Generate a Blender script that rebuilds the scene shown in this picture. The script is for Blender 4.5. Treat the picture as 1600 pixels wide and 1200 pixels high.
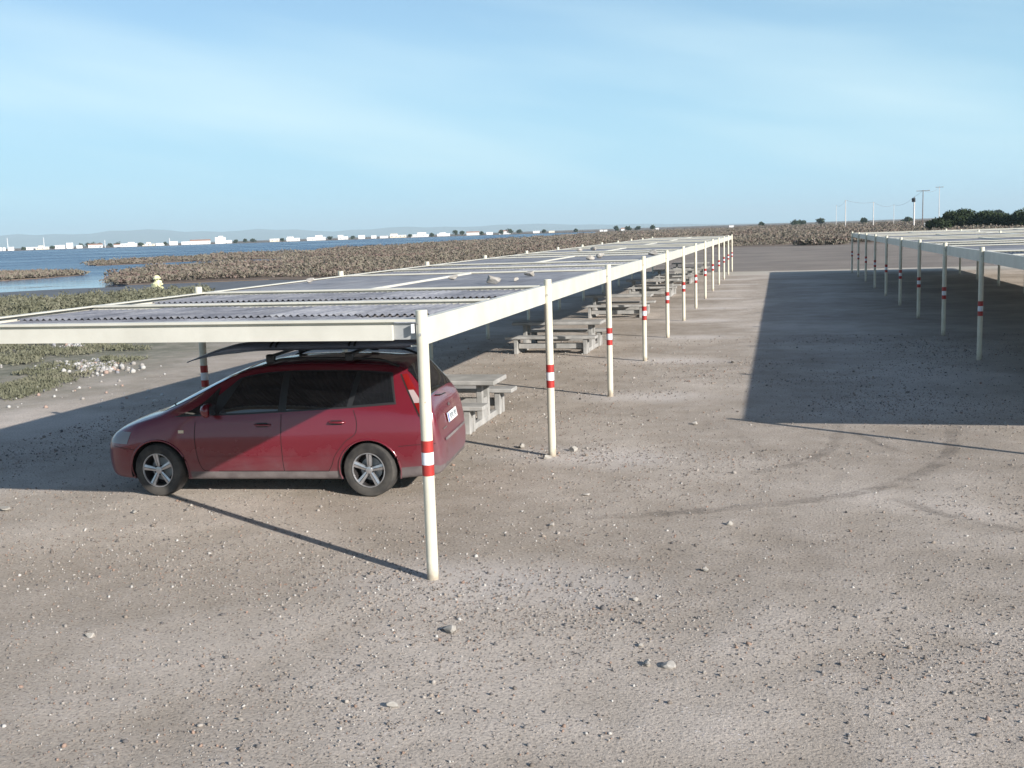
import bpy, bmesh, math, random
import numpy as np
from mathutils import Vector, Matrix
from mathutils.geometry import tessellate_polygon

# ------------------------------------------------------------------ camera
for o in list(bpy.data.objects): bpy.data.objects.remove(o)
scn = bpy.context.scene
COL = scn.collection
F_PX = 1694.19; PIT, ROL, YAW = 0.1396, -0.0327, -0.2439
CAM = Vector((3.056, -9.065, 3.107))
_c, _s = math.cos(YAW), math.sin(YAW)
FW = Vector((_s*math.cos(PIT), _c*math.cos(PIT), -math.sin(PIT)))
_r0 = Vector((_c, -_s, 0)); _u0 = _r0.cross(FW)
RT = _r0*math.cos(ROL)+_u0*math.sin(ROL)
UP = -_r0*math.sin(ROL)+_u0*math.cos(ROL)
cam_d = bpy.data.cameras.new('camera'); cam = bpy.data.objects.new('camera', cam_d); COL.objects.link(cam)
cam_d.sensor_width = 36; cam_d.lens = 36*F_PX/1600; cam_d.clip_start = .1; cam_d.clip_end = 60000
cam.matrix_world = Matrix(((RT.x, UP.x, -FW.x, CAM.x), (RT.y, UP.y, -FW.y, CAM.y), (RT.z, UP.z, -FW.z, CAM.z), (0, 0, 0, 1)))
scn.camera = cam

def px(x, y, z=0.):                     # photograph pixel -> point at height z
    d = FW+RT*((x-800)/F_PX)+UP*((600-y)/F_PX)
    return CAM+d*((z-CAM.z)/d.z)
def pxd(x, dist):                       # ground point in the direction of column x, dist metres off
    y = 361.9-(x-800)*.03275
    d = FW+RT*((x-800)/F_PX)+UP*((600-y)/F_PX); d.z = 0; d.normalize()
    return Vector((CAM.x, CAM.y, 0))+d*dist

# ------------------------------------------------------------------ sky, sun, exposure
SUN = Vector((4.7, -2.93, 2.29)).normalized()
world = bpy.data.worlds.new('World'); scn.world = world; world.use_nodes = True
nt = world.node_tree; nt.nodes.clear()
def N(nt, t, **kw):
    n = nt.nodes.new(t)
    for k, v in kw.items(): setattr(n, k, v)
    return n
def math_n(nt, op, a, b=None, c=None):
    n = N(nt, 'ShaderNodeMath', operation=op)
    for i, v in enumerate((a, b, c)):
        if v is None: continue
        if isinstance(v, (int, float)): n.inputs[i].default_value = v
        else: nt.links.new(v, n.inputs[i])
    return n.outputs[0]
def ramp(nt, fac, stops):
    r = N(nt, 'ShaderNodeValToRGB'); nt.links.new(fac, r.inputs[0])
    e = r.color_ramp.elements
    while len(e) < len(stops): e.new(.5)
    for q, (p, c) in zip(e, stops):
        q.position = p; q.color = c if len(c) == 4 else (*c, 1)
    return r.outputs[0]
def mixc(nt, fac, a, b, blend='MIX'):
    m = N(nt, 'ShaderNodeMix', data_type='RGBA', blend_type=blend)
    for i, v in ((0, fac), (6, a), (7, b)):
        if isinstance(v, (int, float)): m.inputs[i].default_value = v
        elif isinstance(v, tuple): m.inputs[i].default_value = v if len(v) == 4 else (*v, 1)
        else: nt.links.new(v, m.inputs[i])
    return m.outputs[2]
sky = N(nt, 'ShaderNodeTexSky', sky_type='NISHITA'); sky.sun_disc = False
sky.sun_elevation = math.asin(SUN.z); sky.sun_rotation = math.atan2(SUN.x, SUN.y)
sky.altitude = 0; sky.air_density = 1.0; sky.dust_density = .6; sky.ozone_density = 1.2
tc = N(nt, 'ShaderNodeTexCoord'); sep = N(nt, 'ShaderNodeSeparateXYZ'); nt.links.new(tc.outputs['Generated'], sep.inputs[0])
az = math_n(nt, 'ARCTAN2', sep.outputs[0], sep.outputs[1]); el = math_n(nt, 'ARCSINE', sep.outputs[2])
comb = N(nt, 'ShaderNodeCombineXYZ')
nt.links.new(math_n(nt, 'MULTIPLY', az, 2.2), comb.inputs[0])
nt.links.new(math_n(nt, 'MULTIPLY_ADD', el, 15., math_n(nt, 'MULTIPLY', az, 2.6)), comb.inputs[1])
cn = N(nt, 'ShaderNodeTexNoise'); cn.inputs['Scale'].default_value = .8; cn.inputs['Detail'].default_value = 4; cn.inputs['Roughness'].default_value = .45
nt.links.new(comb.outputs[0], cn.inputs['Vector'])
cmask = ramp(nt, cn.outputs[0], [(.43, (0, 0, 0)), (.70, (1, 1, 1))])
low = ramp(nt, el, [(0., (.1, .1, .1)), (.022, (.35, .35, .35)), (.06, (1, 1, 1)), (.12, (.8, .8, .8)), (.2, (.5, .5, .5)), (.6, (.35, .35, .35))])
cf = math_n(nt, 'MULTIPLY', math_n(nt, 'MULTIPLY', cmask, low), .68)
haze_f = ramp(nt, el, [(0., (.92, .92, .92)), (.05, (.86, .86, .86)), (.12, (.62, .62, .62)), (.25, (.3, .3, .3)), (.6, (0, 0, 0))])
tint = mixc(nt, 1., sky.outputs[0], (1.02, 1.20, 1.55), 'MULTIPLY')
hazed = mixc(nt, haze_f, tint, (6.0, 10.6, 13.2))
skyc = mixc(nt, cf, hazed, (10.6, 13.2, 13.6))
bg = N(nt, 'ShaderNodeBackground'); bg.inputs[1].default_value = .05
nt.links.new(skyc, bg.inputs[0])
wo = N(nt, 'ShaderNodeOutputWorld'); nt.links.new(bg.outputs[0], wo.inputs[0])
sd = bpy.data.lights.new('sun', 'SUN'); sd.energy = 5.0; sd.angle = math.radians(.53); sd.color = (1, .945, .87)
so = bpy.data.objects.new('sun', sd); COL.objects.link(so)
so.rotation_euler = (-SUN).to_track_quat('-Z', 'Y').to_euler(); so.location = (20, -20, 30)
vs = scn.view_settings; vs.view_transform = 'Standard'; vs.look = 'None'; vs.gamma = 1; vs.exposure = .72; vs.use_curve_mapping = False
scn.render.engine = 'CYCLES'

# ------------------------------------------------------------------ helpers
rng = np.random.default_rng(7); random.seed(7)
def tag(o, label=None, cat=None, group=None, kind=None):
    for k, v in (('label', label), ('category', cat), ('group', group), ('kind', kind)):
        if v: o[k] = v
    return o
def link(name, me, mat=None, parent=None, loc=None, rot=None):
    o = bpy.data.objects.new(name, me); COL.objects.link(o)
    if mat is not None and me is not None and not me.materials: me.materials.append(mat)
    if parent is not None: o.parent = parent
    if loc is not None: o.location = loc
    if rot is not None: o.rotation_euler = rot
    return o
def empty(name, loc=(0, 0, 0), rz=0.):
    o = bpy.data.objects.new(name, None); COL.objects.link(o); o.location = loc; o.rotation_euler = (0, 0, rz)
    o.empty_display_size = .2
    return o
class MB:
    def __init__(s): s.v = []; s.f = []
    def add(s, v, f):
        b = len(s.v); s.v += [tuple(q) for q in v]; s.f += [tuple(i+b for i in q) for q in f]; return s
    def box(s, x0, x1, y0, y1, z0, z1):
        return s.add([(x0, y0, z0), (x1, y0, z0), (x1, y1, z0), (x0, y1, z0), (x0, y0, z1), (x1, y0, z1), (x1, y1, z1), (x0, y1, z1)],
              [(0, 3, 2, 1), (4, 5, 6, 7), (0, 1, 5, 4), (1, 2, 6, 5), (2, 3, 7, 6), (3, 0, 4, 7)])
    def lathe(s, prof, n=24, axis='z', c=(0, 0, 0), close=False):
        vv = []; m = len(prof)
        for i in range(n):
            a = 2*math.pi*i/n
            for r, h in prof:
                p = (r*math.cos(a), r*math.sin(a), h)
                if axis == 'y': p = (p[0], h, p[1])
                if axis == 'x': p = (h, p[0], p[1])
                vv.append((p[0]+c[0], p[1]+c[1], p[2]+c[2]))
        ff = []
        for i in range(n):
            j = (i+1) % n
            for k in range(m if close else m-1):
                l = (k+1) % m
                ff.append((i*m+k, j*m+k, j*m+l, i*m+l) if axis != 'y' else (i*m+l, j*m+l, j*m+k, i*m+k))
        return s.add(vv, ff)
    def tube(s, pts, r, n=8, caps=True):
        pts = [Vector(p) for p in pts]; vv = []; m = len(pts)
        rr = r if isinstance(r, (list, tuple)) else [r]*m
        for i, p in enumerate(pts):
            t = (pts[min(i+1, m-1)]-pts[max(i-1, 0)]).normalized()
            a = t.cross(Vector((0, 0, 1)) if abs(t.z) < .9 else Vector((1, 0, 0))).normalized(); b = t.cross(a)
            for k in range(n):
                w = 2*math.pi*k/n; vv.append(p+a*math.cos(w)*rr[i]+b*math.sin(w)*rr[i])
        ff = [(i*n+k, (i+1)*n+k, (i+1)*n+(k+1) % n, i*n+(k+1) % n) for i in range(m-1) for k in range(n)]
        if caps: ff += [tuple(range(n)), tuple(range(m*n-1, (m-1)*n-1, -1))]
        return s.add(vv, ff)
    def grid(s, P, flip=False):            # P[i][j] points
        a, b = len(P), len(P[0]); vv = [q for r in P for q in r]
        ff = [(i*b+j, (i+1)*b+j, (i+1)*b+j+1, i*b+j+1) for i in range(a-1) for j in range(b-1)]
        if flip: ff = [q[::-1] for q in ff]
        return s.add(vv, ff)
    def mesh(s, name, mat=None, smooth=None, bevel=None, fixn=False):
        me = bpy.data.meshes.new(name); me.from_pydata(s.v, [], s.f)
        if bevel or fixn:
            bm = bmesh.new(); bm.from_mesh(me)
            if fixn: bmesh.ops.recalc_face_normals(bm, faces=bm.faces)
            if bevel:
                es = [e for e in bm.edges if len(e.link_faces) == 2 and e.calc_face_angle(0) > .6]
                bmesh.ops.bevel(bm, geom=es, offset=bevel, segments=1, affect='EDGES', profile=.5)
            bm.to_mesh(me); bm.free()
        if mat: me.materials.append(mat)
        if smooth is not None:
            me.polygons.foreach_set('use_smooth', [True]*len(me.polygons))
            if smooth < 3: me.set_sharp_from_angle(angle=smooth)
        me.update(); return me
    def build(s, name, mat=None, parent=None, loc=None, rot=None, **kw):
        return link(name, s.mesh(name, mat, **kw), None, parent, loc, rot)
def np_mesh(name, V, Fc, mat, nv, colors=None, smooth=False):
    me = bpy.data.meshes.new(name); nF = len(Fc)
    me.vertices.add(len(V)); me.vertices.foreach_set('co', np.ascontiguousarray(V, np.float32).ravel())
    me.loops.add(nF*nv); me.loops.foreach_set('vertex_index', np.ascontiguousarray(Fc, np.int32).ravel())
    me.polygons.add(nF); me.polygons.foreach_set('loop_start', np.arange(0, nF*nv, nv, dtype=np.int32))
    me.materials.append(mat)
    if colors is not None:
        a = me.color_attributes.new('tone', 'FLOAT_COLOR', 'POINT'); a.data.foreach_set('color', np.ascontiguousarray(colors, np.float32).ravel())
    me.update(calc_edges=True)
    if smooth: me.polygons.foreach_set('use_smooth', [True]*nF)
    return me

# ------------------------------------------------------------------ materials
def base_mat(name, col, rough=.6, metal=0., spec=.5):
    m = bpy.data.materials.new(name); m.use_nodes = True; b = m.node_tree.nodes['Principled BSDF']
    b.inputs['Base Color'].default_value = (*col, 1); b.inputs['Roughness'].default_value = rough
    b.inputs['Metallic'].default_value = metal; b.inputs['Specular IOR Level'].default_value = spec
    return m, m.node_tree, b
def noise(nt, scale, detail=4, rough=.55, vec=None, coord='Object'):
    n = N(nt, 'ShaderNodeTexNoise'); n.inputs['Scale'].default_value = scale; n.inputs['Detail'].default_value = detail; n.inputs['Roughness'].default_value = rough
    if vec is None:
        t = nt.nodes.get('TC') or N(nt, 'ShaderNodeTexCoord', name='TC'); vec = t.outputs[coord]
    nt.links.new(vec, n.inputs['Vector']); return n.outputs[0]
def bump(nt, b, h, strength=.4, dist=.01, prev=None):
    n = N(nt, 'ShaderNodeBump'); n.inputs['Strength'].default_value = strength; n.inputs['Distance'].default_value = dist
    nt.links.new(h, n.inputs['Height'])
    if prev is not None: nt.links.new(prev, n.inputs['Normal'])
    nt.links.new(n.outputs[0], b.inputs['Normal']); return n.outputs[0]
def varied(name, c1, c2, scale=3., rough=.7, metal=0., bscale=None, bstr=.3, bdist=.005, lo=.35, hi=.65, spec=.5, c3=None):
    m, nt, b = base_mat(name, c1, rough, metal, spec)
    stops = [(lo, c1), (hi, c2)] if c3 is None else [(lo, c1), ((lo+hi)/2, c3), (hi, c2)]
    nt.links.new(ramp(nt, noise(nt, scale, 6, .6), stops), b.inputs['Base Color'])
    if bscale: bump(nt, b, noise(nt, bscale, 4), bstr, bdist)
    return m
M = {}
M['cream'] = varied('cream_paint', (.62, .60, .525), (.54, .52, .45), 2.2, .45, bscale=30, bstr=.05)
def mk_post():
    m, nt, b = base_mat('cream_post_paint', (.64, .605, .49), .42)
    t = N(nt, 'ShaderNodeTexCoord', name='TC'); sp = N(nt, 'ShaderNodeSeparateXYZ'); nt.links.new(t.outputs['Object'], sp.inputs[0])
    oi = N(nt, 'ShaderNodeObjectInfo'); va = N(nt, 'ShaderNodeVectorMath', operation='ADD'); nt.links.new(t.outputs['Object'], va.inputs[0])
    cx = N(nt, 'ShaderNodeCombineXYZ'); nt.links.new(math_n(nt, 'MULTIPLY', oi.outputs['Random'], 40.), cx.inputs[0]); nt.links.new(cx.outputs[0], va.inputs[1])
    c = ramp(nt, noise(nt, 3.5, 6, .6, va.outputs[0]), [(.4, (.65, .615, .50)), (.75, (.54, .505, .40))])
    foot = ramp(nt, math_n(nt, 'ADD', math_n(nt, 'MULTIPLY', sp.outputs[2], -3.2), math_n(nt, 'MULTIPLY_ADD', noise(nt, 9, 5, .65, va.outputs[0]), 1.2, .15)), [(.25, (0, 0, 0)), (.75, (1, 1, 1))])
    c = mixc(nt, math_n(nt, 'MULTIPLY', foot, .75), c, (.26, .20, .145))
    chip = ramp(nt, noise(nt, 26, 3, .6, va.outputs[0]), [(.70, (0, 0, 0)), (.73, (1, 1, 1))])
    c = mixc(nt, chip, c, (.20, .10, .06))
    nt.links.new(c, b.inputs['Base Color']); bump(nt, b, noise(nt, 40, 3), .06, .004); return m
M['cream_post'] = mk_post()
M['grey_steel'] = varied('grey_bracket_paint', (.30, .31, .31), (.38, .38, .37), 4, .5)
M['red'] = varied('red_band', (.42, .030, .025), (.30, .03, .025), 12, .45)
M['white'] = varied('white_band', (.78, .79, .82), (.66, .67, .70), 10, .45)
def mk_roof(name, c1, c2, c3, scale):
    m, nt, b = base_mat(name, c1, .72)
    t = N(nt, 'ShaderNodeTexCoord', name='TC'); oi = N(nt, 'ShaderNodeObjectInfo'); va = N(nt, 'ShaderNodeVectorMath', operation='ADD'); nt.links.new(t.outputs['Object'], va.inputs[0])
    cx = N(nt, 'ShaderNodeCombineXYZ'); nt.links.new(math_n(nt, 'MULTIPLY', oi.outputs['Random'], 60.), cx.inputs[0]); nt.links.new(cx.outputs[0], va.inputs[1])
    c = ramp(nt, noise(nt, scale, 6, .65, va.outputs[0]), [(.35, c1), (.5, c2), (.68, c3)])
    mp = N(nt, 'ShaderNodeMapping'); mp.inputs['Scale'].default_value = (7., .7, 1.); nt.links.new(va.outputs[0], mp.inputs[0])
    c = mixc(nt, .55, c, ramp(nt, noise(nt, 1., 5, .6, mp.outputs[0]), [(.35, (.62, .60, .58)), (.55, (1, 1, 1)), (.7, (1.2, 1.18, 1.15))]), 'MULTIPLY')
    c = mixc(nt, 1., c, ramp(nt, oi.outputs['Random'], [(0., (.72, .72, .74)), (1., (1.25, 1.24, 1.22))]), 'MULTIPLY')
    nt.links.new(c, b.inputs['Base Color']); bump(nt, b, noise(nt, 25, 4, .6, va.outputs[0]), .2, .005); return m
M['sheet'] = mk_roof('fibre_cement_sheet', (.13, .137, .16), (.195, .20, .225), (.29, .295, .31), 2.4)
M['panel'] = mk_roof('flat_roof_panel', (.19, .195, .215), (.25, .25, .265), (.33, .325, .325), 1.1)
M['concrete'] = varied('weathered_concrete', (.25, .245, .23), (.38, .37, .35), 3, .85, bscale=45, bstr=.35, c3=(.31, .30, .285))
M['rock'] = varied('pale_rock', (.27, .245, .21), (.43, .405, .37), 9, .9, bscale=20, bstr=.5)
M['rubber'] = varied('tyre_rubber', (.022, .021, .021), (.075, .068, .06), 5, .85)
M['black'] = base_mat('black_plastic', (.018, .018, .02), .45)[0]
M['dark_trim'] = varied('dusty_grey_plastic', (.11, .09, .09), (.19, .165, .16), 4, .7)
M['well'] = base_mat('wheel_well_black', (.008, .008, .008), .9)[0]
M['alloy'] = varied('alloy_silver', (.55, .55, .57), (.42, .41, .41), 9, .35, .75)
M['disc'] = base_mat('brake_dark', (.06, .055, .055), .5, .5)[0]
M['lens_red'] = base_mat('lens_red', (.17, .008, .008), .15)[0]
M['lens_clear'] = base_mat('lens_clear', (.34, .27, .27), .12)[0]
M['lens_head'] = base_mat('lens_headlight', (.22, .22, .24), .08)[0]
M['amber'] = base_mat('lens_amber', (.75, .6, .42), .15)[0]
M['plate'] = base_mat('plate_white', (.80, .82, .82), .4)[0]
M['plate_ink'] = base_mat('plate_ink', (.03, .05, .07), .5)[0]
M['plate_blue'] = base_mat('plate_blue', (.02, .08, .4), .5)[0]
M['chrome'] = base_mat('chrome', (.75, .75, .77), .18, 1.)[0]
M['board'] = varied('board_bag', (.13, .15, .20), (.19, .21, .26), 3, .32)
M['strap'] = base_mat('strap_black', (.012, .012, .014), .6)[0]
def mk_paint():
    m, nt, b = base_mat('red_car_paint', (.24, .016, .022), .3)
    t = N(nt, 'ShaderNodeTexCoord', name='TC'); sp = N(nt, 'ShaderNodeSeparateXYZ'); nt.links.new(t.outputs['Object'], sp.inputs[0])
    hz = math_n(nt, 'MULTIPLY_ADD', sp.outputs[2], -1.55, 1.12)
    f = math_n(nt, 'ADD', hz, math_n(nt, 'MULTIPLY', math_n(nt, 'SUBTRACT', noise(nt, 3.2, 6, .65), .5), 1.1))
    rear = math_n(nt, 'MULTIPLY_ADD', sp.outputs[0], -2.0, -1.15)         # road dirt thrown up the tail
    rear = math_n(nt, 'MINIMUM', math_n(nt, 'MAXIMUM', rear, 0.), .55)
    f = math_n(nt, 'ADD', f, rear)
    d = ramp(nt, f, [(.2, (.02, .02, .02)), (.6, (.30, .30, .30)), (1., (.7, .7, .7))])
    nt.links.new(mixc(nt, d, (.145, .008, .019), (.165, .12, .13)), b.inputs['Base Color'])
    nt.links.new(math_n(nt, 'MULTIPLY_ADD', d, .45, .26), b.inputs['Roughness'])
    b.inputs['Metallic'].default_value = .15
    nt.links.new(math_n(nt, 'MULTIPLY_ADD', d, -1.1, .8), b.inputs['Coat Weight']); b.inputs['Coat Roughness'].default_value = .08
    return m
M['paint'] = mk_paint()
def mk_glass():
    m, nt, b = base_mat('tinted_window', (.008, .009, .011), .06, 0., .8)
    nt.links.new(math_n(nt, 'MULTIPLY_ADD', noise(nt, 5, 5), .03, .0), b.inputs['Roughness'])
    b.inputs['Coat Weight'].default_value = 1.; b.inputs['Coat Roughness'].default_value = .01
    return m
M['glass'] = mk_glass()

# ------------------------------------------------------------------ ground
def mk_ground():
    m, nt, b = base_mat('lot_ground', (.3, .27, .24), .95, spec=.2)
    t = N(nt, 'ShaderNodeTexCoord', name='TC'); sp = N(nt, 'ShaderNodeSeparateXYZ'); nt.links.new(t.outputs['Object'], sp.inputs[0])
    X, Y = sp.outputs[0], sp.outputs[1]
    # compacted sandy gravel of the lot
    big = noise(nt, .23, 5, .55); mid = noise(nt, 1.4, 6, .6); fine = noise(nt, 38, 5, .7); grit = noise(nt, 120, 2, .6)
    lot = ramp(nt, big, [(.36, (.25, .213, .165)), (.5, (.37, .324, .262)), (.62, (.55, .495, .42))])
    lot = mixc(nt, .55, lot, ramp(nt, mid, [(.3, (.28, .238, .185)), (.7, (.46, .405, .335))]))
    lot = mixc(nt, .9, lot, ramp(nt, fine, [(.32, (.30, .30, .30)), (.47, (.95, .95, .95)), (.6, (1.1, 1.1, 1.08)), (.72, (1.45, 1.42, 1.38))]), 'MULTIPLY')
    vo = N(nt, 'ShaderNodeTexVoronoi'); vo.inputs['Scale'].default_value = 46; nt.links.new(t.outputs['Object'], vo.inputs['Vector'])
    vc = N(nt, 'ShaderNodeSeparateColor'); nt.links.new(vo.outputs['Color'], vc.inputs[0])
    chip = math_n(nt, 'MULTIPLY', math_n(nt, 'GREATER_THAN', vc.outputs[0], .72), math_n(nt, 'LESS_THAN', vo.outputs['Distance'], .36))
    chip = math_n(nt, 'MULTIPLY', chip, ramp(nt, mid, [(.42, (0, 0, 0)), (.6, (1, 1, 1))]))
    lot = mixc(nt, math_n(nt, 'MULTIPLY', chip, .8), lot, ramp(nt, vc.outputs[1], [(0., (.14, .12, .11)), (.5, (.36, .31, .27)), (1., (.62, .59, .55))]))
    my = math_n(nt, 'SUBTRACT', math_n(nt, 'MODULO', math_n(nt, 'ADD', Y, 105.3585), 5.403), 2.7015)
    qx = math_n(nt, 'MULTIPLY', math_n(nt, 'SUBTRACT', X, .55), .55); qy = math_n(nt, 'MULTIPLY', my, 1.15)
    rr = math_n(nt, 'SQRT', math_n(nt, 'ADD', math_n(nt, 'MULTIPLY', qx, qx), math_n(nt, 'MULTIPLY', qy, qy)))
    ap = ramp(nt, math_n(nt, 'ADD', rr, math_n(nt, 'MULTIPLY', math_n(nt, 'SUBTRACT', mid, .5), 1.6)), [(.25, (1, 1, 1)), (1., (0, 0, 0))])
    lot = mixc(nt, math_n(nt, 'MULTIPLY', ap, .6), lot, (.56, .52, .465))
    lot = mixc(nt, 1., lot, (1.06, 1.045, 1.09), 'MULTIPLY')
    # greenish weedy margin on the lagoon side, scrub soil, far grey lot
    wob = math_n(nt, 'MULTIPLY', math_n(nt, 'SUBTRACT', noise(nt, .12, 4), .5), 9.)
    wob2 = math_n(nt, 'MULTIPLY', math_n(nt, 'SUBTRACT', noise(nt, .9, 5, .65), .5), 6.)
    weed_f = ramp(nt, math_n(nt, 'MULTIPLY_ADD', math_n(nt, 'ADD', math_n(nt, 'ADD', X, wob), wob2), -.12, -1.3), [(.0, (0, 0, 0)), (.5, (1, 1, 1))])
    weed = ramp(nt, noise(nt, 1.1, 6, .7), [(.3, (.12, .125, .085)), (.5, (.20, .19, .145)), (.68, (.32, .29, .235))])
    g = mixc(nt, weed_f, lot, weed)
    # light sandy edge at the far end of the lot and grey hard ground beyond
    far_f = ramp(nt, math_n(nt, 'MULTIPLY_ADD', math_n(nt, 'ADD', Y, math_n(nt, 'MULTIPLY', wob, .12)), .25, -15.9), [(0., (0, 0, 0)), (.4, (1, 1, 1))])
    edge_f = ramp(nt, math_n(nt, 'MULTIPLY_ADD', math_n(nt, 'ADD', Y, math_n(nt, 'MULTIPLY', wob, .12)), .1, -5.6), [(.25, (0, 0, 0)), (.5, (1, 1, 1)), (.82, (1, 1, 1)), (.86, (0, 0, 0))])
    g = mixc(nt, math_n(nt, 'MULTIPLY', edge_f, .75), g, (.47, .43, .36))
    grey = ramp(nt, noise(nt, .15, 5, .6), [(.35, (.18, .155, .135)), (.65, (.25, .215, .185))])
    right = ramp(nt, math_n(nt, 'MULTIPLY_ADD', math_n(nt, 'ADD', X, wob), .1, .9), [(0., (0, 0, 0)), (.4, (1, 1, 1))])
    g = mixc(nt, math_n(nt, 'MULTIPLY', far_f, right), g, grey)
    soil = ramp(nt, noise(nt, .06, 6, .6), [(.35, (.115, .085, .065)), (.65, (.19, .145, .11))])
    s_f = ramp(nt, math_n(nt, 'MULTIPLY_ADD', math_n(nt, 'ADD', math_n(nt, 'MULTIPLY_ADD', X, -.9, Y), math_n(nt, 'MULTIPLY', wob, .8)), .02, -1.1), [(.2, (0, 0, 0)), (.5, (1, 1, 1))])
    s_left = math_n(nt, 'MULTIPLY', s_f, math_n(nt, 'SUBTRACT', 1., right))
    s_far = ramp(nt, math_n(nt, 'MULTIPLY_ADD', math_n(nt, 'ADD', Y, wob), .01, -1.3), [(.05, (0, 0, 0)), (.2, (1, 1, 1))])
    g = mixc(nt, math_n(nt, 'MAXIMUM', s_left, s_far), g, soil)
    nt.links.new(g, b.inputs['Base Color'])
    n1 = bump(nt, b, big, .5, .25)
    n2 = bump(nt, b, mid, .45, .05, n1)
    n3 = bump(nt, b, fine, 1., .013, n2)
    bump(nt, b, chip, .6, .012, n3)
    return m
M['ground'] = mk_ground()
M['mud'] = varied('wet_mud', (.085, .078, .075), (.13, .12, .115), .5, .55, bscale=6, bstr=.3, bdist=.03)
def mk_water():
    m, nt, b = base_mat('lagoon_water', (.016, .055, .13), .3, 0., .3)
    t = N(nt, 'ShaderNodeTexCoord', name='TC'); mp = N(nt, 'ShaderNodeMapping'); mp.inputs['Scale'].default_value = (1, 1.6, 1); nt.links.new(t.outputs['Object'], mp.inputs[0])
    sp = N(nt, 'ShaderNodeSeparateXYZ'); nt.links.new(t.outputs['Object'], sp.inputs[0])
    shal = math_n(nt, 'MULTIPLY_ADD', math_n(nt, 'ADD', sp.outputs[1], math_n(nt, 'MULTIPLY', math_n(nt, 'SUBTRACT', noise(nt, .05, 3, .5), .5), 60.)), .012, -.62)
    calm = math_n(nt, 'MULTIPLY', ramp(nt, noise(nt, .02, 3, .5), [(.3, (.4, .4, .4)), (.6, (1, 1, 1))]), ramp(nt, shal, [(.15, (.02, .02, .02)), (.75, (1, 1, 1))]))
    nt.links.new(math_n(nt, 'MULTIPLY_ADD', calm, .24, .06), b.inputs['Roughness']); nt.links.new(math_n(nt, 'MULTIPLY_ADD', calm, -.22, .52), b.inputs['Specular IOR Level'])
    h = math_n(nt, 'MULTIPLY', math_n(nt, 'ADD', noise(nt, .9, 4, .6, mp.outputs[0]), math_n(nt, 'MULTIPLY', noise(nt, .12, 3, .5, mp.outputs[0]), 2.)), calm)
    bump(nt, b, h, 1., .75)
    return m
M['water'] = mk_water()

SHORE_NEAR = [(-500, 503), (-150, 487), (0, 479), (60, 474), (150, 469), (235, 461.5), (300, 458.5), (420, 449), (520, 442),
   (500, 436), (420, 436.5), (300, 441), (200, 444.5), (182, 443), (174, 438.5), (182, 431.5), (210, 425), (280, 418), (360, 412), (440, 408.5), (458, 405.5),
   (450, 402.8), (400, 404.5), (300, 407.5), (200, 412.3), (150, 414.5), (136, 413.5), (150, 411.3), (200, 408.3), (300, 402.7), (400, 398), (450, 396), (520, 391),
   (600, 386), (700, 379), (800, 373), (880, 368.3), (930, 364.4), (948, 362.8)]
SHORE_FAR = [(930, 362.2), (800, 366.2), (700, 369.4), (600, 372.7), (470, 377.0), (340, 381.2), (170, 387.), (0, 392.6), (-200, 399.2), (-400, 405.7)]
def jag(pts, k=6, amp=.012):
    out = []
    for a, b_ in zip(pts[:-1], pts[1:]):
        d = b_-a; n = Vector((-d.y, d.x, 0))
        for i in range(k):
            out.append(a+d*(i/k)+n*(random.uniform(-1, 1)*amp*4/k if i else 0))
    out.append(pts[-1]); return out
shore = jag([px(*q) for q in SHORE_NEAR])+[px(*q) for q in SHORE_FAR]
outline = shore+[Vector((-14000, 2500, 0)), Vector((-14000, 26000, 0)), Vector((20000, 26000, 0)), Vector((20000, -3000, 0)), Vector((-400, -3000, 0)), Vector((-75, -10, 0))]
def slab(name, poly, z, mat, depth=.5):
    P = [Vector((p.x, p.y, z)) for p in poly]; n = len(P)
    tris = tessellate_polygon([P]); ff = []
    for a, b_, c in tris:
        q = (P[b_]-P[a]).cross(P[c]-P[a]).z
        ff.append((a, b_, c) if q > 0 else (a, c, b_))
    area = sum(P[i].x*P[(i+1) % n].y-P[(i+1) % n].x*P[i].y for i in range(n))
    V = P+[p-Vector((0, 0, depth)) for p in P]
    for i in range(n):
        j = (i+1) % n
        ff.append((i, i+n, j+n, j) if area > 0 else (i, j, j+n, i+n))
    mb = MB(); mb.add(V, ff); return mb.build(name, mat)
tag(slab('ground', outline, 0, M['ground']), 'sandy gravel parking lot and flat salt marsh', kind='structure')
mud_px = [(-400, 487), (-150, 472), (0, 466.5), (100, 462), (180, 457.5), (236, 453.5), (250, 456), (300, 461), (420, 452), (560, 444), (540, 432), (420, 433), (300, 438), (205, 442), (192, 447), (100, 450.5), (0, 456), (-150, 462), (-400, 474)]
tag(slab('mud_flat', jag([px(*q) for q in mud_px+mud_px[:1]], 4, .008)[:-1], -.045, M['mud'], .3), 'dark grey mud bank between strips of water', kind='structure')
isl_px = [(-120, 441), (0, 437.5), (60, 434), (110, 430.5), (133, 428.5), (120, 426), (60, 425.5), (0, 427.5), (-120, 431)]
tag(slab('islet', jag([px(*q) for q in isl_px+isl_px[:1]], 4, .01)[:-1], -.02, M['ground'], .3), 'low grassy islet in the lagoon', kind='structure')
wm = MB(); wm.add([(-14000, -3000, -.09), (1500, -3000, -.09), (1500, 5000, -.09), (-14000, 5000, -.09)], [(0, 1, 2, 3)])
tag(wm.build('water', M['water']), 'blue rippled lagoon water', kind='structure')

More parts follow.
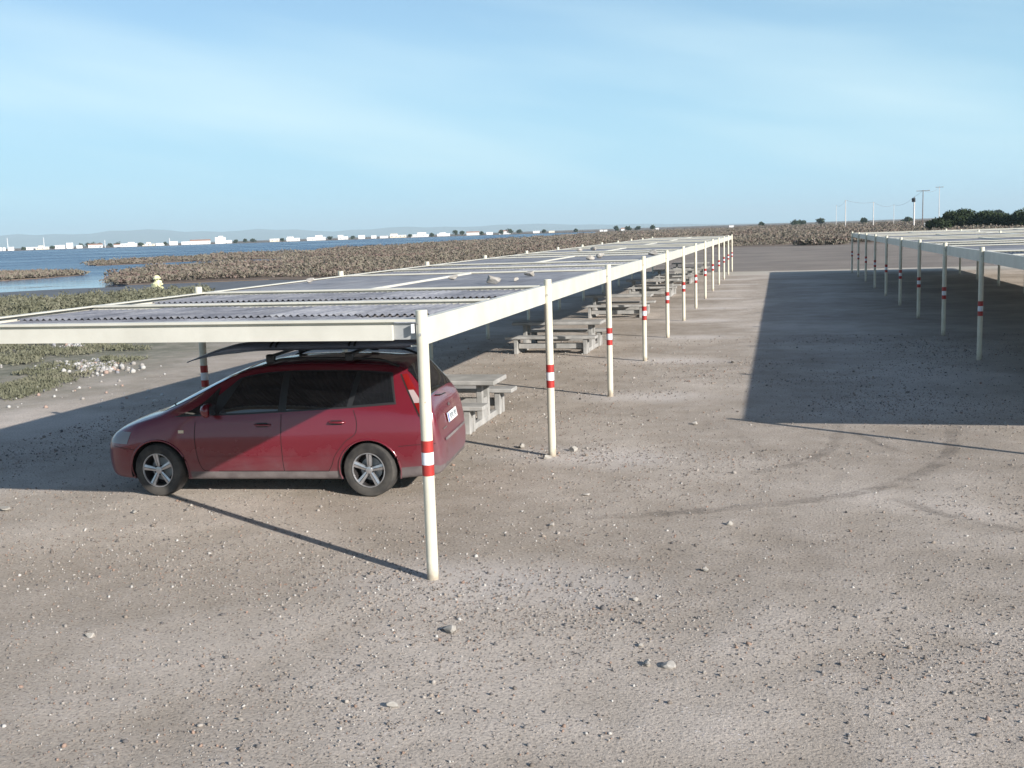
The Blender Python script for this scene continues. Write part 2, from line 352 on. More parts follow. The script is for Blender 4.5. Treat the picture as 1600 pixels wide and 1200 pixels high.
# far hills beyond the lagoon
hm = varied('far_hills', (.075, .08, .06), (.13, .12, .09), .002, .95)
P0, P1, P2 = [], [], []
for i in range(81):
    x = -900+i*29; d = pxd(x, 1)-Vector((CAM.x, CAM.y, 0)); q = Vector((CAM.x, CAM.y, 0))+d*15000
    env = max(0, min(1, (1250-x)/800))
    h = 215*env*(.74+.16*math.sin(x*.009)+.09*math.sin(x*.031+1)+.05*math.sin(x*.083)+.02*math.sin(x*.21))-2
    P0.append(Vector((q.x, q.y, -4))); P1.append(Vector((q.x, q.y, max(h, -3)))+d*1500); P2.append(Vector((q.x, q.y, -4))+d*3000)
hmb = MB(); hmb.grid([P0, P1, P2], True)
tag(hmb.build('hills', hm, smooth=3.2), 'low hazy hills far beyond the lagoon', kind='structure')

# tyre tracks
def mk_track():
    m, nt, b = base_mat('tyre_mark', (.17, .15, .13), .95, spec=.2)
    uv = N(nt, 'ShaderNodeAttribute', attribute_name='tone'); s_ = N(nt, 'ShaderNodeSeparateColor'); nt.links.new(uv.outputs[0], s_.inputs[0])
    a = math_n(nt, 'MULTIPLY', s_.outputs[0], math_n(nt, 'MULTIPLY', ramp(nt, noise(nt, 2.2, 5, .7), [(.36, (.05, .05, .05)), (.62, (1, 1, 1))]), ramp(nt, noise(nt, 32., 4, .7), [(.38, (.15, .15, .15)), (.58, (1, 1, 1))])))
    tr = N(nt, 'ShaderNodeBsdfTransparent'); mx = N(nt, 'ShaderNodeMixShader'); nt.links.new(a, mx.inputs[0]); nt.links.new(tr.outputs[0], mx.inputs[1]); nt.links.new(b.outputs[0], mx.inputs[2])
    out = nt.nodes['Material Output']; nt.links.new(mx.outputs[0], out.inputs[0]); return m
M['track'] = mk_track()
def catmull(P, n=10):
    out = []
    for i in range(len(P)-1):
        a, b_, c, d = P[max(i-1, 0)], P[i], P[i+1], P[min(i+2, len(P)-1)]
        for k in range(n):
            t = k/n; out.append(.5*((2*b_)+(c-a)*t+(2*a-5*b_+4*c-d)*t*t+(3*b_-a-3*c+d)*t**3))
    return out+[P[-1]]
TR = [([(1310, 655), (1306, 690), (1280, 712), (1235, 728), (1150, 742)], .17, .5), ([(1490, 660), (1487, 700), (1462, 727), (1420, 748), (1335, 772), (1200, 789), (1040, 803), (900, 810)], .2, 0.6),
      ([(1395, 778), (1450, 797), (1520, 815), (1640, 838)], .16, .5), ([(1322, 668), (1365, 690), (1420, 712)], .13, .42), ([(1120, 655), (1180, 700), (1205, 760)], .15, .25)]
for pts, w, st in TR:
    C = catmull([px(*q) for q in pts]); V = []; T = []
    for i, p in enumerate(C):
        t = (C[min(i+1, len(C)-1)]-C[max(i-1, 0)]).normalized(); n = Vector((-t.y, t.x, 0)); e = min(1, i/6, (len(C)-1-i)/6)
        for s_, a in ((-1, 0), (-.55, 1), (.55, 1), (1, 0)):
            q = p+n*w*.5*s_*(1.25+.3*math.sin(i*1.7)); V.append((q.x, q.y, .004)); T.append((a*e*st*.8, 0, 0, 1))
    Fq = [(i*4+j, i*4+j+1, (i+1)*4+j+1, (i+1)*4+j) for i in range(len(C)-1) for j in range(3)]
    o = link('tyre_track', np_mesh('tyre_track', np.array(V), np.array(Fq), M['track'], 4, np.array(T))); tag(o, 'faint dark tyre track curving over the gravel', kind='structure')

# ------------------------------------------------------------------ carport canopies
S_ = 5.403; W_ = 5.261; HP = 2.45; ZT = 2.365
def post_mesh(h):
    return MB().lathe([(0, 0), (.053, 0), (.053, h-.004), (.049, h), (0, h)], 20).mesh('post', M['cream_post'], smooth=.7)
def band_mesh(z0, z1, m):
    return MB().lathe([(.053, z0), (.0552, z0+.001), (.0552, z1-.001), (.053, z1)], 20).mesh('band', m, smooth=.7)
POSTM = post_mesh(HP); BANDS = [band_mesh(.965, 1.065, M['red']), band_mesh(1.066, 1.178, M['white']), band_mesh(1.179, 1.285, M['red'])]
BOLT = MB().lathe([(0, .066), (.012, .066), (.014, .05), (.014, .0)], 8, axis='x').mesh('bolt', M['grey_steel'])
def channel(L, z0, z1, t=.012, fl=.075, axis='x', side=1):
    """C-section beam running along axis, open towards +side"""
    mb = MB(); w = fl*side; a, b_ = sorted((0, t*side)); c, d = sorted((0, w))
    for lo, hi, q0, q1 in ((a, b_, z0, z1), (c, d, z1-t, z1-.0005), (c, d, z0+.0005, z0+t)):
        if (lo, hi) != (a, b_):
            if side > 0: lo = t
            else: hi = -t
        if axis == 'x': mb.box(0, L, lo, hi, q0, q1)
        else: mb.box(lo, hi, 0, L, q0, q1)
    return mb
def corr_sheet(w, l):
    n = 84; P = []
    for j in range(2):
        r = []
        for i in range(n+1):
            x = w*i/n; r.append((x, j*l, .014*math.sin(2*math.pi*x/.0787)+j*.0))
        P.append(r)
    mb = MB(); mb.grid(P, True)
    Q = [[(p[0], p[1], p[2]-.007) for p in r] for r in P]; mb.grid(Q)
    k = n+1
    for j in (0, 1):
        b0 = j*k; b1 = 2*k+j*k
        for i in range(n): mb.f.append((b0+i, b0+i+1, b1+i+1, b1+i) if j else (b0+i+1, b0+i, b1+i, b1+i+1))
    return mb.mesh('roof_sheet', M['sheet'], smooth=.9)
SHEET_W = .992
SHEETS = [corr_sheet(SHEET_W+.03, 1.36) for _ in range(2)]
def carport(name, label, x_rows, i0, i1, nspan):
    root = empty(name, (x_rows[-1], i0*S_, 0)); ox, oy = x_rows[-1], i0*S_
    tag(root, label, 'carport', 'parking canopies')
    def put(nm, me, x, y, z=0, rz=0, parent=None): return link(nm, me, None, parent or root, (x-ox, y-oy, z), (0, 0, rz))
    xr, xl = x_rows[0], x_rows[-1]
    rails = {}
    for ri, X in enumerate(x_rows):
        side = -1 if ri == 0 else 1
        for i in range(i0, i1+1):
            p = put('post', POSTM, X, i*S_, 0, random.uniform(0, 6))
            for bm_ in BANDS: link('band', bm_, None, p)
            link('bolt', BOLT, None, p, (0, 0, 2.24+random.uniform(-.02, .02)), (0, 0, random.uniform(-2.2, -1.2)-p.rotation_euler.z)) if i < 8 else None
        if ri not in (0, len(x_rows)-1) : continue
        xb = X-.03 if ri == 0 else X+.03
        if ri not in rails: rails[ri] = channel(S_-.006, 2.125, ZT, .014, .08, 'y', side).mesh('side_beam', M['cream'])
        for i in range(i0, i1): put('side_beam', rails[ri], xb, i*S_+.003)
    L = xr-xl
    # cross beams with a top lip; the front one stops short of the corner post
    cross = MB(); cross.box(.10, L-.12, .0, .06, 2.20, 2.326); cross.box(.10, L-.12, .04, .055, 2.326, 2.349); cross.box(.095, L-.115, -.006, .085, 2.349, 2.372)
    crm = cross.mesh('cross_beam', M['cream'])
    front = MB(); front.box(.06, L-.27, -.03, .03, 2.185, 2.322); front.box(.06, L-.27, .018, .03, 2.322, 2.349); front.box(.03, L-.045, -.034, .07, 2.349, 2.372)
    frm = front.mesh('cross_beam', M['cream'])
    put('cross_beam', frm, xl, i0*S_)
    br = MB().box(L-.272, L-.05, .008, .04, 2.19, 2.335); br.build('bracket', M['grey_steel'], root, (xl-ox, 0, 0))
    MB().box(L-.085, L-.062, -.05, -.018, 2.25, 2.33).build('bracket', M['white'], root, (xl-ox, 0, 0))
    mids = [xl] + list(x_rows[1:-1]) + [xr]
    xs = sorted(x_rows)
    for i in range(i0, i1):
        y0 = i*S_; typeA = (i % 2 == 0)
        put('cross_beam', crm, xl, y0+S_-.03)
        if typeA: put('cross_beam', crm, xl, y0+S_/2-.03)
        for xa, xb in zip(xs[:-1], xs[1:]):
            w = xb-xa
            if typeA:
                nS = 5; sw = (w-.205)/nS
                for hy in (0, S_/2):
                    for row in (0, 1):
                        for k in range(nS):
                            yy = y0+hy+(.085 if row == 0 else 1.30); zz = 2.29+(.0 if row == 0 else .024)+(k % 2)*.004+random.uniform(-.003, .003)
                            o = put('roof_sheet', SHEETS[k % 2], xa+.10+k*sw, yy, zz); o.scale = (sw/SHEET_W, 1, 1)
                            o.rotation_euler = (random.uniform(-.004, .004), 0, random.uniform(-.004, .004))
            else:
                for k in (0, 1):
                    a0 = xa+.095 if k == 0 else (xa+xb)/2+.035; a1 = (xa+xb)/2-.035 if k == 0 else xb-.095
                    for hy in (0, 1):
                        b0 = y0+.09 if hy == 0 else y0+S_/2+.004; b1 = y0+S_/2-.004 if hy == 0 else y0+S_-.045
                        o = MB().box(0, a1-a0, 0, b1-b0, 0, .018).build('roof_panel', M['panel'], root, (a0-ox, b0-oy, 2.318+random.uniform(0, .004)))
                MB().box(-.03, .03, .085, S_-.04, 2.27, 2.368).build('centre_rail', M['cream'], root, ((xa+xb)/2-ox, y0-oy, 0))
    # one continuous rail over the middle post row of a double canopy
    for X in x_rows[1:-1]:
        MB().box(-.135, .135, .09, (i1-i0)*S_-.04, 2.21, 2.3475).build('valley_beam', M['cream'], root, (X-ox, 0, 0))
    return root
carport('carport', 'long cream steel canopy on posts over the red car and the concrete picnic tables', [0, -W_], 0, 12, 1)
RX = 7.30
carport('carport', 'double-width cream steel canopy on the right casting a dark rectangular shadow', [RX+2*W_, RX+W_, RX], 1, 11, 2)

# ------------------------------------------------------------------ concrete picnic tables
def slab_mesh(name, lx, ly, lz, bev=.012):
    return MB().box(-lx/2, lx/2, -ly/2, ly/2, 0, lz).mesh(name, M['concrete'], bevel=bev)
TOPM = slab_mesh('table_top', 2.35, .82, .075); SEATM = slab_mesh('bench_seat', 2.35, .40, .07)
def leg_mesh(h, w):
    mb = MB(); 
    for s in (-1, 1): mb.box(-.05, .05, s*w/2-(.09 if s > 0 else 0), s*w/2+(.09 if s < 0 else 0), 0, h)
    mb.box(-.032, .032, -w/2+.09, w/2-.09, 0, h*.62)
    return mb.mesh('leg', M['concrete'], bevel=.008)
TLEG = leg_mesh(.675, .46); BLEG = leg_mesh(.38, .32)
BEAM = MB().box(-.85, .85, -.035, .035, .13, .27).mesh('stretcher', M['concrete'], bevel=.008)
BASE = MB().box(-.045, .045, -.72, .72, .0, .10).mesh('base_beam', M['concrete'], bevel=.008)
TL = ['nearest concrete picnic table, just behind the red car', 'second concrete picnic table from the red car, between slim cream posts', 'third concrete picnic table from the red car under the canopy',
      'fourth concrete picnic table from the red car under the canopy', 'fifth concrete picnic table from the red car, near the canopy end', 'farthest concrete picnic table, at the far end of the canopy']
for k in range(6):
    t = empty('picnic_table', (-2.52+random.uniform(-.05, .05), 7.95+10.806*k+(.25 if k in (3, 4) else 0), 0), random.uniform(-.02, .02))
    tag(t, TL[k], 'picnic table', 'concrete picnic tables under the canopy')
    link('table_top', TOPM, None, t, (0, 0, .675)); 
    for s in (-1, 1):
        link('bench_seat', SEATM, None, t, (0, s*.93, .38))
        link('leg', TLEG, None, t, (s*.87, 0, 0))
        link('base_beam', BASE, None, t, (s*.87, 0, 0.001))
        link('stretcher', BEAM, None, t, (0, s*.93, 0))
        for q in (-1, 1): link('leg', BLEG, None, t, (q*.9, s*.93, 0))

# ------------------------------------------------------------------ the car
def pchip(xs, ys, q):
    xs = np.asarray(xs, float); ys = np.asarray(ys, float); h = np.diff(xs); d = np.diff(ys)/h
    m = np.zeros(len(xs)); m[0] = d[0]; m[-1] = d[-1]
    for i in range(1, len(xs)-1):
        if d[i-1]*d[i] > 0:
            w1 = 2*h[i]+h[i-1]; w2 = h[i]+2*h[i-1]; m[i] = (w1+w2)/(w1/d[i-1]+w2/d[i])
    q = np.clip(np.asarray(q, float), xs[0], xs[-1]); k = np.clip(np.searchsorted(xs, q)-1, 0, len(xs)-2)
    t = (q-xs[k])/h[k]
    return (2*t**3-3*t**2+1)*ys[k]+(t**3-2*t**2+t)*h[k]*m[k]+(-2*t**3+3*t**2)*ys[k+1]+(t**3-t**2)*h[k]*m[k+1]
# x, zb, yb, ym, zs, ys, ybelt, zbelt, yt, zt, ye, ze, zc
ST = np.array([
 (-.900, .36, .50, .62, .60, .58, .54, .625, .44, .635, .28, .64, .642),
 (-.885, .32, .62, .72, .63, .69, .65, .66, .55, .672, .34, .68, .682),
 (-.86, .28, .70, .795, .70, .77, .735, .76, .62, .775, .38, .785, .79),
 (-.83, .26, .73, .82, .82, .80, .765, .90, .68, .925, .42, .94, .945),
 (-.79, .25, .755, .84, .90, .815, .775, 1.02, .70, 1.055, .45, 1.075, 1.08),
 (-.72, .24, .77, .858, .93, .83, .785, 1.085, .705, 1.165, .48, 1.20, 1.215),
 (-.60, .23, .78, .872, .945, .845, .79, 1.115, .69, 1.30, .52, 1.36, 1.385),
 (-.48, .22, .79, .882, .95, .855, .80, 1.125, .665, 1.42, .55, 1.495, 1.535),
 (-.38, .21, .795, .888, .95, .86, .81, 1.125, .655, 1.465, .56, 1.545, 1.59),
 (-.10, .20, .80, .897, .945, .872, .83, 1.11, .655, 1.495, .57, 1.575, 1.615),
 (.30, .20, .80, .905, .93, .88, .845, 1.085, .66, 1.515, .58, 1.595, 1.635),
 (.80, .20, .80, .905, .91, .88, .85, 1.06, .665, 1.52, .585, 1.60, 1.64),
 (1.20, .20, .80, .905, .90, .88, .85, 1.04, .67, 1.505, .59, 1.585, 1.62),
 (1.50, .20, .80, .905, .895, .88, .85, 1.025, .68, 1.465, .60, 1.54, 1.575),
 (1.82, .20, .80, .903, .89, .878, .848, 1.015, .70, 1.36, .61, 1.43, 1.465),
 (2.20, .20, .80, .900, .885, .872, .84, 1.005, .74, 1.185, .60, 1.26, 1.295),
 (2.50, .20, .80, .895, .875, .865, .825, .99, .745, 1.075, .55, 1.125, 1.15),
 (2.72, .20, .795, .89, .86, .855, .805, .96, .69, 1.005, .44, 1.03, 1.04),
 (2.95, .20, .78, .875, .825, .83, .77, .905, .62, .945, .36, .965, .97),
 (3.15, .205, .75, .84, .77, .785, .72, .835, .57, .875, .33, .893, .898),
 (3.31, .22, .69, .775, .715, .72, .66, .765, .51, .80, .30, .815, .82),
 (3.42, .25, .58, .66, .66, .61, .55, .695, .42, .72, .25, .733, .737),
 (3.49, .30, .42, .50, .60, .45, .40, .63, .30, .645, .18, .655, .658),
 (3.51, .37, .28, .34, .55, .30, .27, .575, .2, .585, .12, .592, .594)])
RV = np.array([0, 1, 2, 3, 4, 5, 6, 7, 8, 9, 10, 11.])
def sect(x):
    c = [float(pchip(ST[:, 0], ST[:, k], x)) for k in range(1, 13)]
    zb, yb, ym, zs, ys, yB, zB, yt, zt, ye, ze, zc = c
    y = [0, yb*.97, yb+(ym-yb)*.55, ym-.008, ym, ys, yB, yB+(yt-yB)*.47+.012, yt, ye, ye*.52, 0]
    z = [zb, zb, zb+(zs-zb)*.16, zb+(zs-zb)*.42, zb+(zs-zb)*.70, zs, zB, zB+(zt-zB)*.5, zt, ze, ze+(zc-ze)*.74, zc]
    return y, z
RQ = np.concatenate([[0, .6], np.linspace(1, 6, 31), np.linspace(6.2, 9, 13), np.linspace(9.4, 11, 6)])
XS = np.unique(np.concatenate([np.linspace(-.90, -.76, 12), np.linspace(-.74, 3.2, 132), np.linspace(3.22, 3.51, 16)]))
SY = []; SZ = []
for x in XS:
    y, z = sect(x); SY.append(pchip(RV, y, RQ)); SZ.append(pchip(RV, z, RQ))
SY = np.array(SY); SZ = np.array(SZ)
def sec_at(x):
    i = min(max(np.searchsorted(XS, x)-1, 0), len(XS)-2); t = (x-XS[i])/(XS[i+1]-XS[i]); t = min(max(t, 0), 1)
    return SY[i]*(1-t)+SY[i+1]*t, SZ[i]*(1-t)+SZ[i+1]*t
def Yside(x, z):
    y, zz = sec_at(x); zz = np.maximum.accumulate(zz[2:]); return float(np.interp(z, zz, y[2:]))
def Ztop(x, y):
    yy, zz = sec_at(x); k = 33; return float(np.interp(-abs(y), -yy[k:], zz[k:]))
def Xrear(y, z):
    a, b_ = -.90, -.1
    for _ in range(24):
        m_ = (a+b_)/2; yy, zz = sec_at(m_); inside = z < zz[-1] and z > zz[0] and abs(y) < Yside(m_, z)
        if inside: b_ = m_
        else: a = m_
    return b_
RW, FWX, WR, AR = -.01, 2.67, .33, .378
car = empty('parked_car'); 
tag(car, 'dusty red estate car with a board on its roof, parked under the canopy', 'car')
def build_body():
    nx, nr = SY.shape; groups = {}
    V = np.zeros((nx, nr, 3)); V[:, :, 0] = XS[:, None]; V[:, :, 1] = SY; V[:, :, 2] = SZ
    dead = np.zeros((nx-1, nr-1), bool)
    cen = (V[:-1, :-1]+V[1:, :-1]+V[1:, 1:]+V[:-1, 1:])/4
    for wx in (RW, FWX):
        d = np.hypot(cen[:, :, 0]-wx, cen[:, :, 2]-WR); dead |= (d < AR-.004) & (np.arange(nr-1)[None, :] < 30)
    # push the edge of the cut out to the arch circle
    for i in range(nx):
        for j in range(nr):
            fs = [(a, b_) for a in (i-1, i) for b_ in (j-1, j) if 0 <= a < nx-1 and 0 <= b_ < nr-1]
            if any(dead[f] for f in fs) and not all(dead[f] for f in fs) and 1 < j < 32:
                wx = RW if V[i, j, 0] < 1.3 else FWX; dx, dz = V[i, j, 0]-wx, V[i, j, 2]-WR; L = math.hypot(dx, dz)
                if L > .05:
                    V[i, j, 0] = wx+dx/L*AR; V[i, j, 2] = max(WR+dz/L*AR, .2); V[i, j, 1] = max(V[i, j, 1], Yside(V[i, j, 0], V[i, j, 2]))
    def grp(i, j):
        x, z = cen[i, j, 0], cen[i, j, 2]; r = RQ[j]
        if z < .315 and r < 5 and (.37 < x < 2.27): return 'sill_trim'
        if z < .37 and r < 4 and x < -.3: return 'bumper_trim'
        if 1 <= r < 5.9 and z > .31:
            if 1.06 < x < 2.16: return 'door_front'
            if .44 < x < 1.06 or (.1 < x <= .44 and z > .72): return 'door_rear'
        return 'body'
    parts = {}
    for i in range(nx-1):
        for j in range(nr-1):
            if dead[i, j]: continue
            g = grp(i, j)
            for s in (1, -1):
                key = g if not g.startswith('door') else g+('L' if s > 0 else 'R')
                mp, vv, ff = parts.setdefault(key, ({}, [], []))
                ids = []
                for a, b_ in ((i, j), (i+1, j), (i+1, j+1), (i, j+1)):
                    k = (a, b_, s if V[a, b_, 1] > 1e-6 else 0)
                    if k not in mp: mp[k] = len(vv); vv.append((V[a, b_, 0], s*V[a, b_, 1], V[a, b_, 2]))
                    ids.append(mp[k])
                ids = list(dict.fromkeys(ids))
                if len(ids) < 3: continue
                ff.append(tuple(ids[::-1] if s > 0 else ids))
    out = {}
    mp, vv, ff = parts['body']
    for i in (0, nx-1):                   # close nose and tail
        b0 = len(vv); vv += [(V[i, j, 0], V[i, j, 1], V[i, j, 2]) for j in range(nr)]+[(V[i, j, 0], -V[i, j, 1], V[i, j, 2]) for j in range(nr-2, 0, -1)]
        loop = list(range(b0, len(vv))); ff.append(tuple(loop if i == 0 else loop[::-1]))
    for k, (mp, vv, ff) in parts.items():
        mb = MB(); mb.v = vv; mb.f = ff; trim = 'trim' in k
        nm = 'door' if k.startswith('door') else k
        out[k] = mb.build(nm, M['dark_trim'] if trim else M['paint'], car, smooth=3.2)
    return out
bp = build_body()
def side_patch(name, xl, xr, zb, zt, mat, off, parent, side=1, ns=14, nt_=8):
    """patch lying on the body side; xl/xr are functions of t, zb/zt of x"""
    P = []
    for a in range(ns+1):
        r = []
        for b_ in range(nt_+1):
            t = b_/nt_; x = xl(t)+(xr(t)-xl(t))*a/ns; z = zb(x)+(zt(x)-zb(x))*t
            r.append((x, side*(Yside(x, z)+off), z))
        P.append(r)
    mb = MB(); mb.grid(P, side < 0)
    Q = [[(p[0], p[1]-side*(off+.004), p[2]) for p in r] for r in P]
    n = len(P[0]); k = len(P)*n; mb.v += [q for r in Q for q in r]
    ring = [i*n for i in range(len(P))]+[(len(P)-1)*n+j for j in range(1, n)]+[i*n+n-1 for i in range(len(P)-2, -1, -1)]+[j for j in range(n-2, 0, -1)]
    for a, b_ in zip(ring, ring[1:]+ring[:1]): mb.f.append((a, b_, b_+k, a+k) if side > 0 else (b_, a, a+k, b_+k))
    return mb.build(name, mat, parent, smooth=.8)
def col(k): return lambda x: float(pchip(ST[:, 0], ST[:, k], x))
zbelt, ztop = col(7), col(9)
lin = lambda a, b_: (lambda t: a+(b_-a)*t)
for side in (1, -1):
    sfx = 'L' if side > 0 else 'R'
    zb = lambda x: zbelt(x)+.012; zt = lambda x: ztop(x)-.012
    side_patch('window_trim', lin(-.36, -.30), lin(2.46, 1.62), lambda x: zbelt(x)-.008, lambda x: ztop(x)+.004, M['black'], .003, car, side, 60, 8)
    fd, rd = bp['door_front'+sfx], bp['door_rear'+sfx]
    side_patch('quarter_glass', lin(1.92, 1.86), lin(2.40, 1.89), zb, zt, M['glass'], .006, car, side)
    side_patch('window', lin(1.10, 1.06), lin(1.87, 1.58), zb, zt, M['glass'], .006, fd, side)
    side_patch('window', lin(.24, .14), lin(1.00, .97), zb, zt, M['glass'], .006, rd, side)
    side_patch('rear_quarter_window', lin(-.335, -.275), lin(.17, .07), lambda x: zbelt(x)+.02, lambda x: ztop(x)-.02, M['glass'], .006, car, side)
    def seam(pts, w=.007, mat='well', off=.0022, parent=car, name='panel_gap'):
        C = catmull([Vector((a, 0, b_)) for a, b_ in pts], 8); P = []
        for i, p in enumerate(C):
            t = (C[min(i+1, len(C)-1)]-C[max(i-1, 0)]).normalized(); n = Vector((-t.z, 0, t.x))
            P.append([(q.x, side*(Yside(q.x, q.z)+off), q.z) for q in (p+n*w/2, p-n*w/2)])
        MB().grid(P, side > 0).build(name, M[mat], parent)
    seam([(2.16, .93), (2.17, .75), (2.15, .5), (2.10, .34), (2.02, .318)])
    seam([(1.06, 1.02), (1.065, .7), (1.06, .318)]); seam([(1.9, .316), (1.4, .316), (.7, .316), (.5, .316)])
    seam([(.16, 1.06), (.12, .92), (.14, .78), (.27, .68), (.40, .52), (.45, .40), (.50, .318)])
    seam([(2.10, .50), (1.6, .505), (1.08, .512)], .012, 'paint', .006, fd, 'side_moulding'); seam([(1.05, .512), (.7, .518), (.43, .522)], .012, 'paint', .006, rd, 'side_moulding')
    seam([(-.38, .62), (-.55, .635), (-.7, .64), (-.82, .645)], .006); seam([(2.95, .58), (3.1, .60), (3.3, .62)], .006)
    # handles
    for hx, hz, d in ((1.28, .89, fd), (.35, .915, rd)):
        yb_ = Yside(hx, hz); mb = MB()
        side_patch('handle_recess', lin(hx-.05, hx-.05), lin(hx+.09, hx+.09), lambda x: hz-.028, lambda x: hz+.026, M['black'], .0024, d, side, 6, 4)
        mb.tube([(hx-.085, side*(yb_-.005), hz), (hx-.07, side*(yb_+.028), hz+.002), (hx, side*(yb_+.036), hz+.004), (hx+.09, side*(yb_+.03), hz+.003), (hx+.115, side*(yb_-.005), hz)], .014, 8)
        mb.build('handle', M['paint'], d, smooth=1.)
    # mirror
    mb = MB(); mb.lathe([(0, -.11), (.05, -.105), (.085, -.06), (.092, 0), (.085, .06), (.05, .1), (0, .108)], 16, 'y'); 
    mv = [(v[0]*.72*(1.3 if v[0] > 0 else .7)+1.93, side*(.985+v[1]*1.), 1.09+v[2]*.95) for v in mb.v]
    mr = MB(); mr.add(mv, mb.f); mr.tube([(1.95, side*.84, 1.03), (1.95, side*.95, 1.06)], .03, 8)
    mo = mr.build('wing_mirror', M['paint'], fd, smooth=1., fixn=True)
    MB().add([(1.878, side*.90, 1.03), (1.878, side*1.07, 1.03), (1.878, side*1.07, 1.145), (1.878, side*.90, 1.145)], [(0, 1, 2, 3)]).build('mirror_glass', M['chrome'], mo)
    # lamps
    hz0, hz1 = .985, 1.345
    fe = lambda z: -.405-(1.47-z)*.50
    tl = lambda z0, z1, m, nm: side_patch(nm, lin(fe(z0)-.09, fe(z1)-.06), lin(fe(z0), fe(z1)), lambda x: z0, lambda x: z1, M[m], .009, car, side, 8, 5)
    t1 = tl(1.28, 1.46, 'lens_red', 'tail_light'); t2 = tl(1.13, 1.28, 'lens_clear', 'tail_light'); t3 = tl(.99, 1.13, 'lens_red', 'tail_light')
    seam([(fe(.97)+.014, .97), (fe(1.15)+.014, 1.15), (fe(1.3)+.014, 1.3), (fe(1.46)+.014, 1.46)], .016)
    rl = side_patch('pale_spot', lin(fe(.96)-.04, fe(.96)-.04), lin(fe(.96)+.005, fe(.96)+.005), lambda x: .94, lambda x: .985, M['lens_clear'], .012, car, side, 3, 3)  # small pale patch at the foot of the tail light
    hl = side_patch('headlight', lambda t: 3.08-.05*t, lambda t: 3.41-.16*t, lambda x: .655-.0*(x-3), lambda x: max(.665, min(zbelt(x)-.012, .80)), M['lens_head'], .005, car, side, 10, 6)
    side_patch('side_indicator', lin(2.31, 2.31), lin(2.38, 2.38), lambda x: .795, lambda x: .83, M['amber'], .008, car, side, 4, 3)
    # roof rail with feet
    pts = [(x, side*(.585+.0*x), Ztop(x, .57)+(.055 if .2 < i < 7.8 else .0)) for i, x in enumerate(np.linspace(1.35, -.36, 9))]
    rr = MB().tube(catmull([Vector(p) for p in pts], 4), .016, 8); rr.build('roof_rail', M['black'], car, smooth=1.)
    # arch lips and wells
    for wx in (RW, FWX):
        arc = []
        for k in range(25):
            a = math.radians(-18+216*k/24); x = wx+AR*math.cos(a); z = WR+AR*math.sin(a)
            if z < .2: continue
            arc.append(Vector((x, side*(Yside(x, z)+.002), z)))
        MB().tube(arc, .013, 6).build('arch_lip', M['paint'], car, smooth=1.2)
        P = []
        for k in range(21):
            a = math.radians(-14+208*k/20); x = wx+(AR-.002)*math.cos(a); z = WR+(AR-.002)*math.sin(a)
            P.append([(x, side*.86, z), (x, side*.58, z), (wx+.01*math.cos(a), side*.575, WR+.01*math.sin(a))])
        MB().grid(P, side < 0).build('wheel_well', M['well'], car)
# windscreen, rear window, grille, plate
def top_patch(name, x0, x1, lim, mat, off, parent, n=16):
    P = []
    for a in range(n+1):
        x = x0+(x1-x0)*a/n
        yy, zz = sec_at(x); ym_ = lim(x)
        P.append([(x-(off if x0 < 0 else -off)*.8, ym_*u, Ztop(x, ym_*u)+off) for u in np.linspace(-1, 1, 17)])
    return MB().grid(P, x1 > x0).build(name, mat, parent, smooth=3.2)
yt_ = col(8)
ws = top_patch('windscreen', 2.68, 1.56, lambda x: yt_(x)*.93, M['glass'], .005, car)
rw = top_patch('rear_window', -.73, -.46, lambda x: yt_(x)*.90, M['glass'], .006, car)
tg = empty('tailgate'); tg.parent = car
def rear_rect(name, y0, y1, z0, z1, mat, off, parent, n=5):
    P = [[(Xrear(y0+(y1-y0)*i/n, z0+(z1-z0)*j/n)-off, y0+(y1-y0)*i/n, z0+(z1-z0)*j/n) for j in range(n+1)] for i in range(n+1)]
    return MB().grid(P, True).build(name, mat, parent)
def flat_plate(name, y0, y1, z0, z1, mat, d, parent):
    xa, xb = Xrear(0, z0)-d, Xrear(0, z1)-d; mb = MB()
    mb.add([(xa, y0, z0), (xa, y1, z0), (xb, y1, z1), (xb, y0, z1), (xa+.008, y0, z0), (xa+.008, y1, z0), (xb+.008, y1, z1), (xb+.008, y0, z1)],
           [(0, 3, 2, 1), (4, 5, 6, 7), (0, 1, 5, 4), (1, 2, 6, 5), (2, 3, 7, 6), (3, 0, 4, 7)])
    return mb.build(name, mat, parent, fixn=True)
bpy.data.objects.remove(tg)
pl = flat_plate('number_plate', -.26, .26, .80, .915, M['plate'], .022, car)
flat_plate('plate_strip', .215, .258, .802, .913, M['plate_blue'], .0235, pl)
yy = .17
for ch in range(7):                       # the dark characters, too blurred in the photograph to read
    w = .036; y1 = yy; y0 = yy-w
    flat_plate('plate_mark', y0, y0+.008, .825, .89, M['plate_ink'], .0245, pl); flat_plate('plate_mark', y1-.008, y1, .825 if ch % 2 else .855, .89, M['plate_ink'], .0245, pl)
    flat_plate('plate_mark', y0+.009, y1-.009, .882 if ch % 3 else .825, .89 if ch % 3 else .833, M['plate_ink'], .0245, pl)
    yy -= .054+(.03 if ch == 3 else 0)
rear_rect('badge', -.05, .05, .975, 1.005, M['chrome'], .006, car, 2)
rear_rect('bumper_step', -.60, .60, .638, .668, M['dark_trim'], .012, car, 8)
rear_rect('model_letters', .36, .56, .765, .78, M['chrome'], .006, car, 3)
